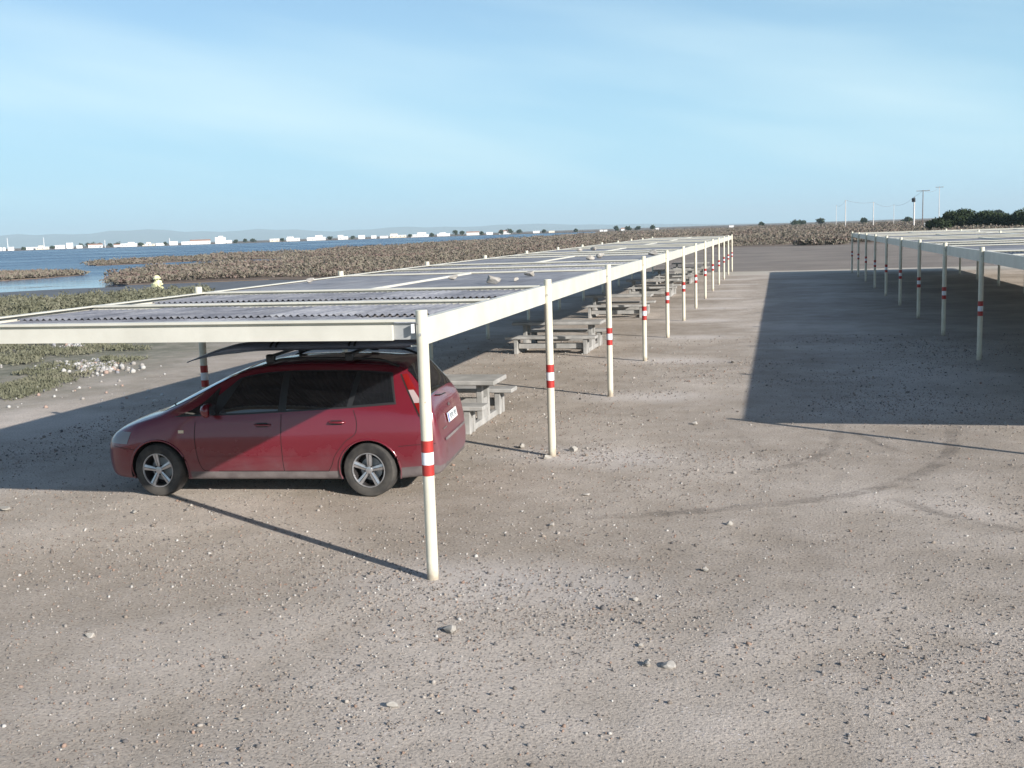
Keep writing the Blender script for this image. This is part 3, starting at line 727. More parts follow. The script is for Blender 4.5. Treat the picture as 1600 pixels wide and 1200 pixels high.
# wiper on the rear window
xw = lambda y, z: (Xrear(y, z)-.016, y, z)
MB().tube([xw(0, 1.13), xw(.2, 1.14), xw(.42, 1.17)], .008, 6).build('wiper', M['black'], car)
MB().tube([(2.70, .15, Ztop(2.70, .15)+.015), (2.62, .4, Ztop(2.62, .4)+.015), (2.52, .62, Ztop(2.52, .62)+.015)], .010, 6).build('wiper', M['black'], car)
P = [[(3.525-abs(u)**2*.09, u*.36, z) for z in (.40, .46, .52)] for u in np.linspace(-1, 1, 11)]
MB().grid(P).build('grille', M['black'], car)
# wheels
def make_wheel():
    mb = MB(); r = WR; w = .1025
    prof = [(.205, -w*.86), (.225, -w), (.272, -w*1.04), (.312, -w*.98), (.327, -w*.80), (r, -w*.45), (r, w*.45), (.327, w*.80), (.312, w*.98), (.272, w*1.04), (.225, w), (.205, w*.86)]
    tyre = mb.lathe(prof, 48, 'y', close=True).mesh('tyre', M['rubber'], smooth=.6, fixn=True)
    barrel = MB().lathe([(.214, w*.9), (.206, w*.97), (.196, w*.86), (.188, w*.2), (.185, -w*.5), (.12, -w*.55), (0, -w*.5)], 40, 'y').mesh('wheel', M['disc'], smooth=.6, fixn=True)
    rim = MB(); rim.lathe([(.196, w*.84), (.203, w*1.02), (.211, w*1.02), (.214, w*.88)], 40, 'y')
    for k in range(5):
        a = math.pi/2+2*math.pi*k/5
        for s in (-1, 1):
            ca, sa = math.cos(a), math.sin(a); pts = []
            for rr_, wd, h in ((.035, .014, .80), (.09, .020, .84), (.15, .024, .90), (.203, .030, .95)):
                for q in (0, 1):
                    t = s*(.0035 + (wd+.004)*q); pts.append((rr_*ca-t*sa, w*h-(.006 if q else 0), rr_*sa+t*ca))
            vv = pts+[(p[0], p[1]-.03, p[2]) for p in pts]; ff = []
            for i in range(3):
                b_ = 2*i; ff += [(b_, b_+1, b_+3, b_+2), (b_, b_+2, b_+10, b_+8), (b_+1, b_+9, b_+11, b_+3)]
            rim.add(vv, ff)
    rim.lathe([(0, w*.88), (.03, w*.88), (.042, w*.84), (.05, w*.70), (.05, w*.4)], 20, 'y')
    rimm = rim.mesh('rim', M['alloy'], smooth=.5, fixn=True)
    bolt = MB()
    for k in range(5):
        a = math.pi/2+2*math.pi*(k+.5)/5; bolt.lathe([(0, w*.86), (.009, w*.86), (.009, w*.6)], 8, 'y', (.055*math.cos(a), 0, .055*math.sin(a)))
    boltm = bolt.mesh('wheel_bolts', M['disc'])
    disc = MB().lathe([(0, 0), (.14, 0), (.14, -.02), (0, -.02)], 28, 'y').mesh('brake_disc', M['grey_steel'])
    return barrel, tyre, rimm, boltm, disc
WB = make_wheel()
for wx in (RW, FWX):
    for side in (1, -1):
        wl = link('wheel', WB[0], None, car, (wx, side*.785, WR), (0, random.uniform(-.2, .2) if wx else .08, (0 if side > 0 else math.pi)+(-.13 if wx else 0)))
        link('tyre', WB[1], None, wl); link('rim', WB[2], None, wl); link('wheel_bolts', WB[3], None, wl); link('brake_disc', WB[4], None, wl)
# roof bars
for bx in (1.25, .25):
    zr = Ztop(bx, .57)+.055
    b_ = MB().box(bx-.03, bx+.03, -.66, .66, zr+.035, zr+.065).build('roof_bar', M['black'], car, bevel=.008)
    for s in (1, -1): MB().box(bx-.05, bx+.05, s*.585-.045, s*.585+.045, zr-.03, zr+.075).build('bar_foot', M['black'], b_, bevel=.012)
fwd = Vector((-4.36, 2.64, 0))-Vector((-1.72, 2.89, 0)); ang = math.atan2(fwd.y, fwd.x)
car.rotation_euler = (0, 0, ang)
rear_contact = Vector((-1.72, 2.89, 0)); leftv = Vector((-math.sin(ang), math.cos(ang), 0))
car.location = rear_contact-leftv*.86
CARM = Matrix.Translation(car.location) @ Matrix.Rotation(ang, 4, 'Z')
# board strapped to the bars
zb0 = Ztop(.6, .57)+.055+.067
bd = MB(); P = []; xb0, xb1, yc = 2.52, -.66, .20
for i in range(41):
    u = i/40; x = xb0+(xb1-xb0)*u
    wd = .275*max(.02, min(1, (math.sin(math.pi*min(u*1.1+.015, .5))) if u < .45 else 1-.55*max(0, (u-.6)/.4)**2.2))
    if u > .97: wd *= .75
    th = .062*max(.12, min(1, u*4.5, (1-u)*7+.25)); zc_ = zb0+.063-.20*max(0, (.36-u)/.36)**2.0
    P.append([(x, yc+wd*math.cos(a), zc_+th*math.sin(a)*(1 if math.sin(a) > 0 else 1.)) for a in np.linspace(0, 2*math.pi, 21)[:-1]])
vv = [q for r in P for q in r]; n = 20
ff = [(i*n+j, i*n+(j+1) % n, (i+1)*n+(j+1) % n, (i+1)*n+j) for i in range(40) for j in range(n)]+[tuple(range(n)), tuple(range(41*n-1, 40*n-1, -1))]
bd.add(vv, ff)
bo = bd.build('surfboard', M['board'], None, smooth=1., fixn=True); bo.matrix_world = CARM
tag(bo, 'long dark blue-grey surfboard strapped on the roof of the red car', 'surfboard')
for bx in (1.25, .25):
    u = (xb0-bx)/(xb0-xb1)
    wd = .275
    loop = [Vector((bx+.0, yc+(wd+.012)*math.cos(a), zb0+.063+.074*math.sin(a))) for a in np.linspace(0, math.pi, 17)]
    for dx in (-.035, .035):
        Q = [[(p.x+dx-.014, p.y, p.z), (p.x+dx+.014, p.y, p.z)] for p in loop]; Q = [[(yc and 0 or q[0], q[1], q[2]) for q in r] for r in Q]
        Q = [[(p.x+dx-.014, p.y, p.z), (p.x+dx+.014, p.y, p.z)] for p in loop]
        MB().grid(Q, True).build('strap', M['strap'], bo)

# ------------------------------------------------------------------ stones
def rock_mesh(r, seed, flat=.7, sub=2):
    bm = bmesh.new(); bmesh.ops.create_icosphere(bm, subdivisions=sub, radius=r); rs = np.random.default_rng(seed)
    dirs = rs.normal(size=(11, 3)); dirs /= np.linalg.norm(dirs, axis=1)[:, None]; lim = rs.uniform(.40, .8, 11)*r
    for v in bm.verts:
        p = np.array(v.co)
        for d, l in zip(dirs, lim):
            q = p@d
            if q > l: p = p-d*(q-l)
        p *= rs.uniform(.94, 1.06); v.co = (p[0]*1.4, p[1]*.95, p[2]*flat)
    zmin = min(v.co.z for v in bm.verts)
    for v in bm.verts: v.co.z -= zmin
    me = bpy.data.meshes.new('stone'); bm.to_mesh(me); bm.free(); me.materials.append(M['rock']); return me
ZP = 2.337
ROOFST = [(768, 444, .115, 'big white stone holding down the flat roof panel above the red car'), (806, 440, .055, 'small white stone on the flat roof panel, between two larger stones'),
  (829, 432, .10, 'pinkish white stone near the second cross beam on the canopy roof'), (709, 437.5, .08, 'pale stone beside the centre rail on the canopy roof'),
  (485, 442.5, .09, 'white stone on the lagoon-side edge of the canopy roof'), (923, 406.5, .10, 'dark-sided stone paired with a bigger one farther along the roof'),
  (938, 403.5, .14, 'largest white stone on the fourth roof bay'), (1019, 399.5, .15, 'grey stone close to the front edge of the roof by the fourth post'),
  (906, 393.5, .11, 'small pale stone far along the roof, left of another'), (928, 391.8, .13, 'pale stone far along the canopy roof')]
for k, (x, y, r, lb) in enumerate(ROOFST):
    p = px(x, y, ZP); bay = int(p.y//S_); typeA = bay % 2 == 0; zz = ZP
    fr = (p.y-bay*S_)
    if typeA:                              # move on to the nearest flat bay so it rests on a panel
        p.y = bay*S_-.3 if fr < S_/2 and bay > 0 else (bay+1)*S_+.35
    if abs(p.x+W_/2) < .2: p.x = -W_/2+.25
    o = link('stone', rock_mesh(r, 50+k), None, None, (p.x, p.y, zz+.002), (0, 0, k*1.3)); tag(o, lb, 'stone', 'stones weighing down the canopy roof')
GRST = [(142, 995, .055, 'white stone lying alone on the gravel at lower left'), (702, 987, .075, 'white angular stone below the nearest canopy post'), (854, 717, .085, 'pale stone against the foot of the second post'),
  (896, 705, .085, 'pale stone just right of the second post'), (816, 700, .075, 'flat pale stone left of the second post'), (1086, 663, .07, 'dark-sided stone on the open gravel beside the shadow corner'), (1045, 1042, .06, 'pale stone in the open gravel, right of a pair'),
  (1012, 1040, .045, 'small stone left of a pale one in the open gravel'), (992, 938, .04, 'white pebble between post and lower middle of gravel'), (615, 1105, .05, 'dark-edged stone at the lower middle of the gravel'),
  (1101, 892, .045, 'lone grey stone in the middle of the open gravel'), (1140, 820, .05, 'whitish stone near the curved tyre track'), (210, 802, .06, 'white stone on the gravel ahead of the car'), (8, 797, .09, 'white stone at the left border beside the canopy shadow'),
  (862, 822, .05, 'stone on the gravel below the second post'), (915, 774, .05, 'small stone right of and below the second post'), (1145, 567, .07, 'stone beside the long shadow near the sixth post'), (1000, 1010, .035, 'tiny pale stone right of the nearest post')]
for k, (x, y, r, lb) in enumerate(GRST):
    p = px(x, y); o = link('stone', rock_mesh(r*.8, 90+k), None, None, (p.x, p.y, -.008), (0, 0, k*2.1)); tag(o, lb, 'stone', 'loose stones on the lot')
# gravel: many small chips, one object
def gravel():
    V0 = []; Fo = None
    t = (1+5**.5)/2
    ico = np.array([(-1, t, 0), (1, t, 0), (-1, -t, 0), (1, -t, 0), (0, -1, t), (0, 1, t), (0, -1, -t), (0, 1, -t), (t, 0, -1), (t, 0, 1), (-t, 0, -1), (-t, 0, 1)])/1.9
    icf = np.array([(0, 11, 5), (0, 5, 1), (0, 1, 7), (0, 7, 10), (0, 10, 11), (1, 5, 9), (5, 11, 4), (11, 10, 2), (10, 7, 6), (7, 1, 8), (3, 9, 4), (3, 4, 2), (3, 2, 6), (3, 6, 8), (3, 8, 9), (4, 9, 5), (2, 4, 11), (6, 2, 10), (8, 6, 7), (9, 8, 1)])
    n = 1500000
    x = rng.uniform(-9, 12, n); y = rng.uniform(-5.5, 22, n)
    # density: clustered drifts of gravel
    def drift(cx, cy, sx, sy, a, rot=0.):
        c, s = math.cos(rot), math.sin(rot); dx, dy = x-cx, y-cy; return a*np.exp(-((dx*c+dy*s)/sx)**2-((dy*c-dx*s)/sy)**2)
    wav = np.zeros(n)
    for k in range(14):
        fx, fy, ph = rng.normal(0, 1.1), rng.normal(0, 1.1), rng.uniform(0, 6.28); wav += np.sin(fx*x+fy*y+ph)
    wav = wav/math.sqrt(14)
    den = .2+.16*np.clip(wav, -1, 2)+drift(-.4, -.2, 2.6, 1.0, .75, -.1)+drift(1.6, -.6, 1.3, 1.1, .55)+drift(-3, .4, 2.2, .8, .4, -.1)+drift(.3, 5.6, 1.6, .5, .6)+drift(.2, 11, 1.4, .5, .4)+drift(5, -3.5, 3, 1., .25)+drift(-4, -2.5, 4, 1.2, .22)+drift(6.5, -1.5, 2.5, 1.5, .2)
    den *= np.clip(1.25-(y+5)/24, .15, 1)
    keep = (rng.uniform(0, 1, n) < den*.42) & (abs(x-CAM.x+.249*(y-CAM.y)) < .52*(y-CAM.y)+1.5); x, y = x[keep], y[keep]; n = len(x)
    r = .0050*np.exp(rng.normal(0, .45, n)); r = np.clip(r, .0028, .026); r *= (1+.03*np.clip(y, 0, 20))
    R = rng.normal(size=(n, 3, 3)); R, _ = np.linalg.qr(R)
    S = np.stack([r*rng.uniform(.8, 1.5, n), r*rng.uniform(.7, 1.2, n), r*rng.uniform(.5, 1., n)], -1)
    octa = np.array([(1, 0, 0), (-1, 0, 0), (0, 1, 0), (0, -1, 0), (0, 0, 1), (0, 0, -1.)])*1.15
    ocf = np.array([(0, 2, 4), (2, 1, 4), (1, 3, 4), (3, 0, 4), (2, 0, 5), (1, 2, 5), (3, 1, 5), (0, 3, 5)])
    pal = np.array([(.30, .27, .24), (.25, .21, .175), (.17, .145, .125), (.26, .18, .14), (.42, .40, .37), (.12, .11, .105), (.22, .20, .185)])
    c = pal[rng.choice(7, n, p=[.20, .22, .17, .09, .09, .09, .14])]*rng.uniform(.8, 1.15, (n, 1)); c = np.concatenate([c, np.ones((n, 1))], 1)
    outV, outF, outC, b0 = [], [], [], 0
    for sel, tv, tf in ((r >= .0085, ico, icf), (r < .0085, octa, ocf)):
        m_ = int(sel.sum()); k = len(tv)
        loc = tv[None]*S[sel][:, None, :]*rng.uniform(.75, 1.25, (m_, k, 1)); loc = np.einsum('nij,nkj->nki', R[sel], loc)
        loc[:, :, 0] += x[sel][:, None]; loc[:, :, 1] += y[sel][:, None]; loc[:, :, 2] += (r[sel]*.35)[:, None]
        outV.append(loc.reshape(-1, 3)); outF.append((tf[None]+(np.arange(m_)*k)[:, None, None]).reshape(-1, 3)+b0); outC.append(np.repeat(c[sel], k, 0)); b0 += m_*k
    return np.concatenate(outV), np.concatenate(outF), np.concatenate(outC)
gm, gnt, gb = base_mat('gravel_chips', (.4, .37, .34), .9, spec=.25)
at = N(gnt, 'ShaderNodeAttribute', attribute_name='tone'); gnt.links.new(at.outputs[0], gb.inputs['Base Color'])
V, Fc, Cc = gravel()
tag(link('gravel', np_mesh('gravel', V, Fc, gm, 3, Cc)), 'loose gravel chips strewn over the sandy lot', kind='stuff')
# rubble patch in the weeds
def rubble():
    vs_, fs_, cs_ = [], [], []; b0 = 0; t = (1+5**.5)/2
    for k in range(420):
        if k < 260: q = (150+rng.normal(0, 26), 574+rng.normal(0, 5))
        elif k < 340: q = (125+rng.normal(0, 16), 541+rng.normal(0, 2.2))
        else: q = (rng.uniform(0, 260), rng.uniform(560, 640))
        p = px(*q); r = rng.uniform(.02, .075) if k < 340 else rng.uniform(.015, .045)
        bm = bmesh.new(); bmesh.ops.create_icosphere(bm, subdivisions=1, radius=r)
        v = np.array([w.co for w in bm.verts])*rng.uniform(.7, 1.25, (len(bm.verts), 1)); f = np.array([[w.index for w in a.verts] for a in bm.faces]); bm.free()
        v += np.array([p.x, p.y, r*.35]); vs_.append(v); fs_.append(f+b0); b0 += len(v)
        c = [(.42, .41, .39), (.30, .28, .26), (.22, .22, .235), (.33, .24, .20)][rng.choice(4, p=[.45, .3, .15, .1])]
        cs_.append(np.tile((*c, 1), (len(v), 1)))
    return np.concatenate(vs_), np.concatenate(fs_), np.concatenate(cs_)
V, Fc, Cc = rubble()
tag(link('rubble', np_mesh('rubble', V, Fc, gm, 3, Cc)), 'pale rubble strewn among the weeds left of the canopy', kind='stuff')

# ------------------------------------------------------------------ vegetation
def foliage_mat(name, stops, scale=.15):
    m, nt, b = base_mat(name, (.1, .1, .05), .85, spec=.15)
    f = mixc(nt, .5, noise(nt, scale, 3, .6), noise(nt, scale*25, 2, .6))
    nt.links.new(ramp(nt, f, stops), b.inputs['Base Color']); return m
M['scrub'] = foliage_mat('marsh_scrub', [(.33, (.145, .090, .078)), (.44, (.19, .145, .125)), (.52, (.165, .155, .115)), (.60, (.22, .175, .15)), (.7, (.27, .235, .195))], .07)
M['weeds'] = foliage_mat('weeds_green', [(.32, (.095, .10, .065)), (.5, (.145, .145, .10)), (.7, (.20, .185, .14))], .5)
M['leaf'] = foliage_mat('tree_leaves', [(.3, (.018, .028, .014)), (.5, (.035, .05, .022)), (.7, (.07, .085, .035))], .4)
M['bark'] = varied('bark', (.07, .055, .04), (.13, .10, .08), 4, .9)
def tufts(P, R, H, nl, ls, up=.5):
    """leafy clumps: P (n,3) bases, R radius, H height, nl leaves each"""
    n = len(P); k = nl
    th = rng.uniform(0, 2*math.pi, (n, k)); ph = rng.uniform(0, 1, (n, k))**.7; rad = np.sqrt(1-(ph*.96)**2)*rng.uniform(.55, 1.08, (n, k))
    c = np.stack([P[:, 0, None]+R[:, None]*rad*np.cos(th), P[:, 1, None]+R[:, None]*rad*np.sin(th), P[:, 2, None]+H[:, None]*ph*rng.uniform(.7, 1.1, (n, k))], -1)
    a = rng.normal(size=(n, k, 3)); a[:, :, 2] = abs(a[:, :, 2])*up+.25; a /= np.linalg.norm(a, axis=2)[..., None]
    b_ = rng.normal(size=(n, k, 3)); b_ -= (a*b_).sum(2)[..., None]*a; b_ /= np.linalg.norm(b_, axis=2)[..., None]
    L = (ls[:, None]*rng.uniform(.6, 1.4, (n, k)))[..., None]
    V = np.stack([c-b_*L*.42, c+b_*L*.42, c+a*L*1.25], 2).reshape(-1, 3); V[:, 2] = np.maximum(V[:, 2], P[0, 2]-.02)
    return V, np.arange(len(V)).reshape(-1, 3)
def inside_poly(x, y, poly):
    c = np.zeros(len(x), bool); n = len(poly)
    for i in range(n):
        a, b_ = poly[i], poly[(i+1) % n]
        if a.y == b_.y: continue
        cond = ((a.y > y) != (b_.y > y)) & (x < (b_.x-a.x)*(y-a.y)/(b_.y-a.y)+a.x); c ^= cond
    return c
def scatter_px(n, x0, x1, y0, y1, power=1.):
    """sample ground points evenly over a stretch of the picture"""
    xs = rng.uniform(x0, x1, n); ys = y0+(y1-y0)*rng.uniform(0, 1, n)**power
    return np.array([px(a, b_)[:] for a, b_ in zip(xs, ys)])
def wave(P, f, seed):
    r = np.random.default_rng(seed); w = 0
    for k in range(8): d = r.normal(0, f, 2); w = w+np.sin(P[:, 0]*d[0]+P[:, 1]*d[1]+r.uniform(0, 6.28))
    return w/2.8
land = shore+[Vector((-14000, 2500, 0)), Vector((-14000, 26000, 0)), Vector((20000, 26000, 0)), Vector((20000, -3000, 0)), Vector((-400, -3000, 0)), Vector((-75, -10, 0))]
allV, allF, off = [], [], 0
def push(V, Fc):
    global off
    allV.append(V); allF.append(Fc+off); off += len(V)
# marsh beyond the canopy
xs = rng.uniform(-80, 1230, 30000); hzy = 361.9-(xs-800)*.03275; dep = 3.2+(102-3.2)*rng.uniform(0, 1, 30000)**1.35
P = np.array([px(a, b_)[:] for a, b_ in zip(xs, hzy+dep)])
dist = np.hypot(P[:, 0]-CAM.x, P[:, 1]-CAM.y)
ok = inside_poly(P[:, 0], P[:, 1], land) & (dist > 50) & (dist < 900)
lft = P[:, 0] < -11-.00*P[:, 1]
ok &= (lft & (P[:, 1]-.9*P[:, 0] > 85+6*wave(P, .12, 3)) & ~inside_poly(P[:, 0], P[:, 1], [px(*q) for q in mud_px])) | ((P[:, 0] >= -11) & (P[:, 1] > 150+8*wave(P, .08, 4)))
P = P[ok]; dist = dist[ok]
R = rng.uniform(.3, .75, len(P))*(1+dist/160); H = R*rng.uniform(.5, .85, len(P))*(1/(1+dist/260))**.5; H = np.minimum(H, .7)
H *= .75+.45*wave(P, .3, 8)
H = np.clip(H, .12, 1.0)
push(*tufts(P, R*1.15, H, 46, R*.17, .4))
# spit edge and islet get a fringe
P = scatter_px(700, -100, 135, 425.5, 437); P = P[inside_poly(P[:, 0], P[:, 1], [px(*q) for q in isl_px])]
push(*tufts(P, np.full(len(P), .8), np.full(len(P), .3), 22, np.full(len(P), .22), 1.))
# right-hand scrub beyond the lot
xs = rng.uniform(1150, 1660, 9000); hzy = 361.9-(xs-800)*.03275; dep = 3+(36-3)*rng.uniform(0, 1, 9000)**1.2
P = np.array([px(a, b_)[:] for a, b_ in zip(xs, hzy+dep)]); dist = np.hypot(P[:, 0]-CAM.x, P[:, 1]-CAM.y)
ok = (dist < 950) & (P[:, 1] > 150+12*wave(P, .1, 5)) & (wave(P, .05, 6) > -.55+np.clip((P[:, 0]-15)/60, -.5, .9)*.6)
P = P[ok]; dist = dist[ok]; R = rng.uniform(.4, .9, len(P))*(1+dist/220); H = np.clip(R*.55*(1+.4*wave(P, .2, 9)), .15, 1.3)
push(*tufts(P, R*1.15, H, 46, R*.17, .4))
tag(link('marsh_scrub', np_mesh('marsh_scrub', np.concatenate(allV), np.concatenate(allF), M['scrub'], 3)), 'brown low salt-marsh scrub covering the flats', kind='stuff')
# green weeds left of the canopy and on the near bank
allV, allF, off = [], [], 0
P = scatter_px(5200, -260, 330, 462, 655, 1.); P = P[inside_poly(P[:, 0], P[:, 1], land)]
w = wave(P, .7, 11)+.6*wave(P, 2.2, 12); lim = -12.2-2.2*wave(P, .35, 14)
near = (P[:, 0] < lim) & (w > .25-np.clip((-13-P[:, 0])/14, 0, 1.4))
P = P[near]; d = np.clip((-14-P[:, 0])/20, 0, 1)
push(*tufts(P, rng.uniform(.15, .4, len(P))*(1+d*.8), (.05+.22*d)*rng.uniform(.6, 1.4, len(P)), 30, .05+.07*d, 2.2))
P = scatter_px(900, -120, 330, 461, 492); P = P[inside_poly(P[:, 0], P[:, 1], land)]
push(*tufts(P, rng.uniform(.3, .8, len(P)), rng.uniform(.2, .65, len(P)), 60, np.full(len(P), .10), 1.2))
tag(link('weeds', np_mesh('weeds', np.concatenate(allV), np.concatenate(allF), M['weeds'], 3)), 'green-grey weeds and grass on the lagoon bank', kind='stuff')

# single shrubs at the edge of the far lot
def shrub(p, r, h, nl, mat, label, group, name='shrub'):
    n = max(3, int(nl/40)); a = rng.uniform(0, 6.28, n); q = np.stack([r*.6*np.cos(a)*rng.uniform(0, 1, n), r*.6*np.sin(a)*rng.uniform(0, 1, n), np.zeros(n)], -1)
    V, Fc = tufts(q, np.full(n, r*.6), h*rng.uniform(.6, 1, n), 40, np.full(n, r*.16), 1.)
    o = link(name, np_mesh(name, V, Fc, mat, 3), None, None, p); tag(o, label, 'shrub', group); return o
for k, (x, y, r, h, lb) in enumerate([(1179, 374.5, 1.9, .7, 'dark shrub just beyond the end of the canopy'), (1215, 381, 1.6, .8, 'brown bush left of the row at the far lot edge'), (1268, 383, 2.2, 1., 'widest brown bush at the far lot edge'), (1305, 382, 1.7, .9, 'brown bush right of the widest one at the lot edge'), (1322, 378, 1.5, .9, 'brown bush close to the end post of the right canopy'), (1240, 378, 1.8, .8, 'brown bush behind the bushes of the far lot edge')]):
    shrub(px(x, y), r, h, 900, M['scrub'], lb, 'bushes at the far lot edge')
# pale rag on a stake by the mud
pm = px(247, 455.5); rag = empty('marker_stake', pm); tag(rag, 'pale yellow ragged cloth on a short stake at the edge of the mud', 'stake')
MB().tube([(0, 0, -.1), (.02, 0, .5), (-.03, .01, 1.0)], .025, 6).build('stake', M['bark'], rag)
rm = varied('pale_yellow_cloth', (.62, .60, .30), (.75, .74, .50), 4, .8)
rb = MB(); P = []
for i in range(15):
    z = .06+.98*i/14; e = math.sin(math.pi*min(1, (i+1)/11))**.7*.30+.05 if i < 11 else .30*(1-(i-10)/5)+.03
    P.append([(e*(1+.35*math.sin(3*a+i*.9)+random.uniform(-.15, .15))*math.cos(a)+.06*math.sin(i*.8), .7*e*(1+.3*math.sin(2*a-i))*math.sin(a), z+random.uniform(-.03, .03)) for a in np.linspace(0, 2*math.pi, 13)])
rb.grid(P).build('cloth', rm, rag)

# trees
def crown_mesh(r, h, nl, z0, ls, lobes=7):
    a = rng.uniform(0, 6.28, lobes); q = rng.uniform(0, 1, lobes)**.5
    C = np.stack([r*.6*q*np.cos(a), r*.6*q*np.sin(a), z0+h*rng.uniform(.2, .72, lobes)], -1); C[0] = (0, 0, z0+h*.7)
    lr = rng.uniform(.35, .55, lobes)*min(r, h); k = rng.integers(0, lobes, nl); d = rng.normal(size=(nl, 3)); d /= np.linalg.norm(d, axis=1)[:, None]
    c = C[k]+d*(lr[k]*rng.uniform(.6, 1.08, nl))[:, None]*np.array((1.15, 1.15, .85))
    a_ = rng.normal(size=(nl, 3)); a_ /= np.linalg.norm(a_, axis=1)[:, None]; b_ = np.cross(a_, rng.normal(size=(nl, 3))); b_ /= np.linalg.norm(b_, axis=1)[:, None]
    L = ls*rng.uniform(.6, 1.4, (nl, 1)); V = np.stack([c-b_*L*.5, c+b_*L*.5, c+a_*L*1.1], 1).reshape(-1, 3); V[:, 2] = np.maximum(V[:, 2], .05)
    return V, np.arange(len(V)).reshape(-1, 3), C
def tree(p, h, r, nl, ls, label, group, clear=.25, cat='tree'):
    t = empty('tree', p); tag(t, label, cat, group)
    V, Fc, C = crown_mesh(r, h*(1-clear), nl, h*clear, ls); link('crown', np_mesh('crown', V, Fc, M['leaf'], 3), None, t)
    mb = MB(); mb.tube([(0, 0, -.1), (.05*r, 0, h*clear), (0, .04*r, h*.7)], [.05*h*.7, .035*h, .012*h], 6)
    for c in C[:4]: mb.tube([(.05*r, 0, h*clear*.9), tuple(Vector(c)*.6+Vector((0, 0, h*.12))), tuple(c)], [.022*h, .016*h, .006*h], 5)
    mb.build('trunk', M['bark'], t); return t
for k, (x, d, h, r, lb) in enumerate([(1466, 235, 2.6, 2.3, 'small round dark bush at the left end of the tree clump'), (1487, 250, 4.2, 2.7, 'dark round-headed tree, second from the left of the clump'), (1505, 255, 4.6, 3.0, 'tallest dark round tree of the clump by the right canopy'),
     (1524, 248, 3.1, 3.4, 'broad dark tree right of the tallest of the clump'), (1545, 246, 3.6, 3.6, 'dark spreading tree in the middle of the right-hand clump'), (1568, 244, 3.1, 3.4, 'dark low tree right of the middle of the clump'), (1590, 242, 3.3, 3.2, 'dark low tree at the right border of the picture'), (1612, 240, 4.0, 3., 'dark tree cut by the right border of the picture')]):
    tree(pxd(x, d), h*1.05, r*1.1, 4200, .30, lb, 'dark trees beyond the right canopy', .12)
FT = [(127, 1480, 7, 5), (137, 1500, 8, 5), (147, 1490, 8.5, 5), (156, 1500, 8, 5), (172, 1500, 6, 4), (184, 1480, 7, 6), (383, 1500, 6, 6), (396, 1520, 6, 6), (711, 1350, 9.5, 5), (722, 1360, 7.5, 5), (784, 1400, 7, 5), (797, 1400, 8.5, 6), (812, 1420, 7, 5), (962, 1150, 7, 4.5), (982, 1180, 5.5, 5), (996, 1180, 5.5, 4), (1020, 1150, 6.5, 3.5),
      (1190, 900, 4.5, 3.5), (1242, 900, 5, 4), (1252, 930, 4.5, 4), (1282, 900, 6, 4), (1350, 850, 5, 4), (1535, 700, 7, 3), (1561, 760, 8, 3.4), (1418, 820, 4.6, 4),
      (36, 1400, 4.5, 4), (82, 1400, 5, 3.5), (220, 1400, 5, 4), (258, 1400, 5.5, 3), (369, 1400, 5, 5), (441, 1395, 5, 3.5), (515, 1395, 5.5, 4), (551, 1395, 5, 3), (640, 1390, 5, 3.5), (675, 1380, 5.5, 3.5), (752, 1350, 6, 3.5), (850, 1360, 5, 4), (900, 1250, 4.5, 4.5)]
ordn = ['first', 'second', 'third', 'fourth', 'fifth', 'sixth', 'seventh', 'eighth', 'ninth', 'tenth', 'eleventh', 'twelfth', 'thirteenth', 'fourteenth', 'fifteenth', 'sixteenth', 'seventeenth', 'eighteenth', 'nineteenth', 'twentieth', 'twenty-first', 'twenty-second', 'twenty-third', 'twenty-fourth', 'twenty-fifth', 'twenty-sixth', 'twenty-seventh', 'twenty-eighth', 'twenty-ninth', 'thirtieth', 'thirty-first', 'thirty-second', 'thirty-third', 'thirty-fourth', 'thirty-fifth', 'thirty-sixth', 'thirty-seventh', 'thirty-eighth', 'thirty-ninth', 'fortieth']
for k, (x, d, h, r) in enumerate(sorted(FT)):
    tree(pxd(x, d), h*(.8 if d > 1000 else .9), r*(.8 if d > 1000 else .9), 420, 1., 'small dark tree on the horizon, %s from the left' % ordn[k], 'far trees on the horizon', .15)

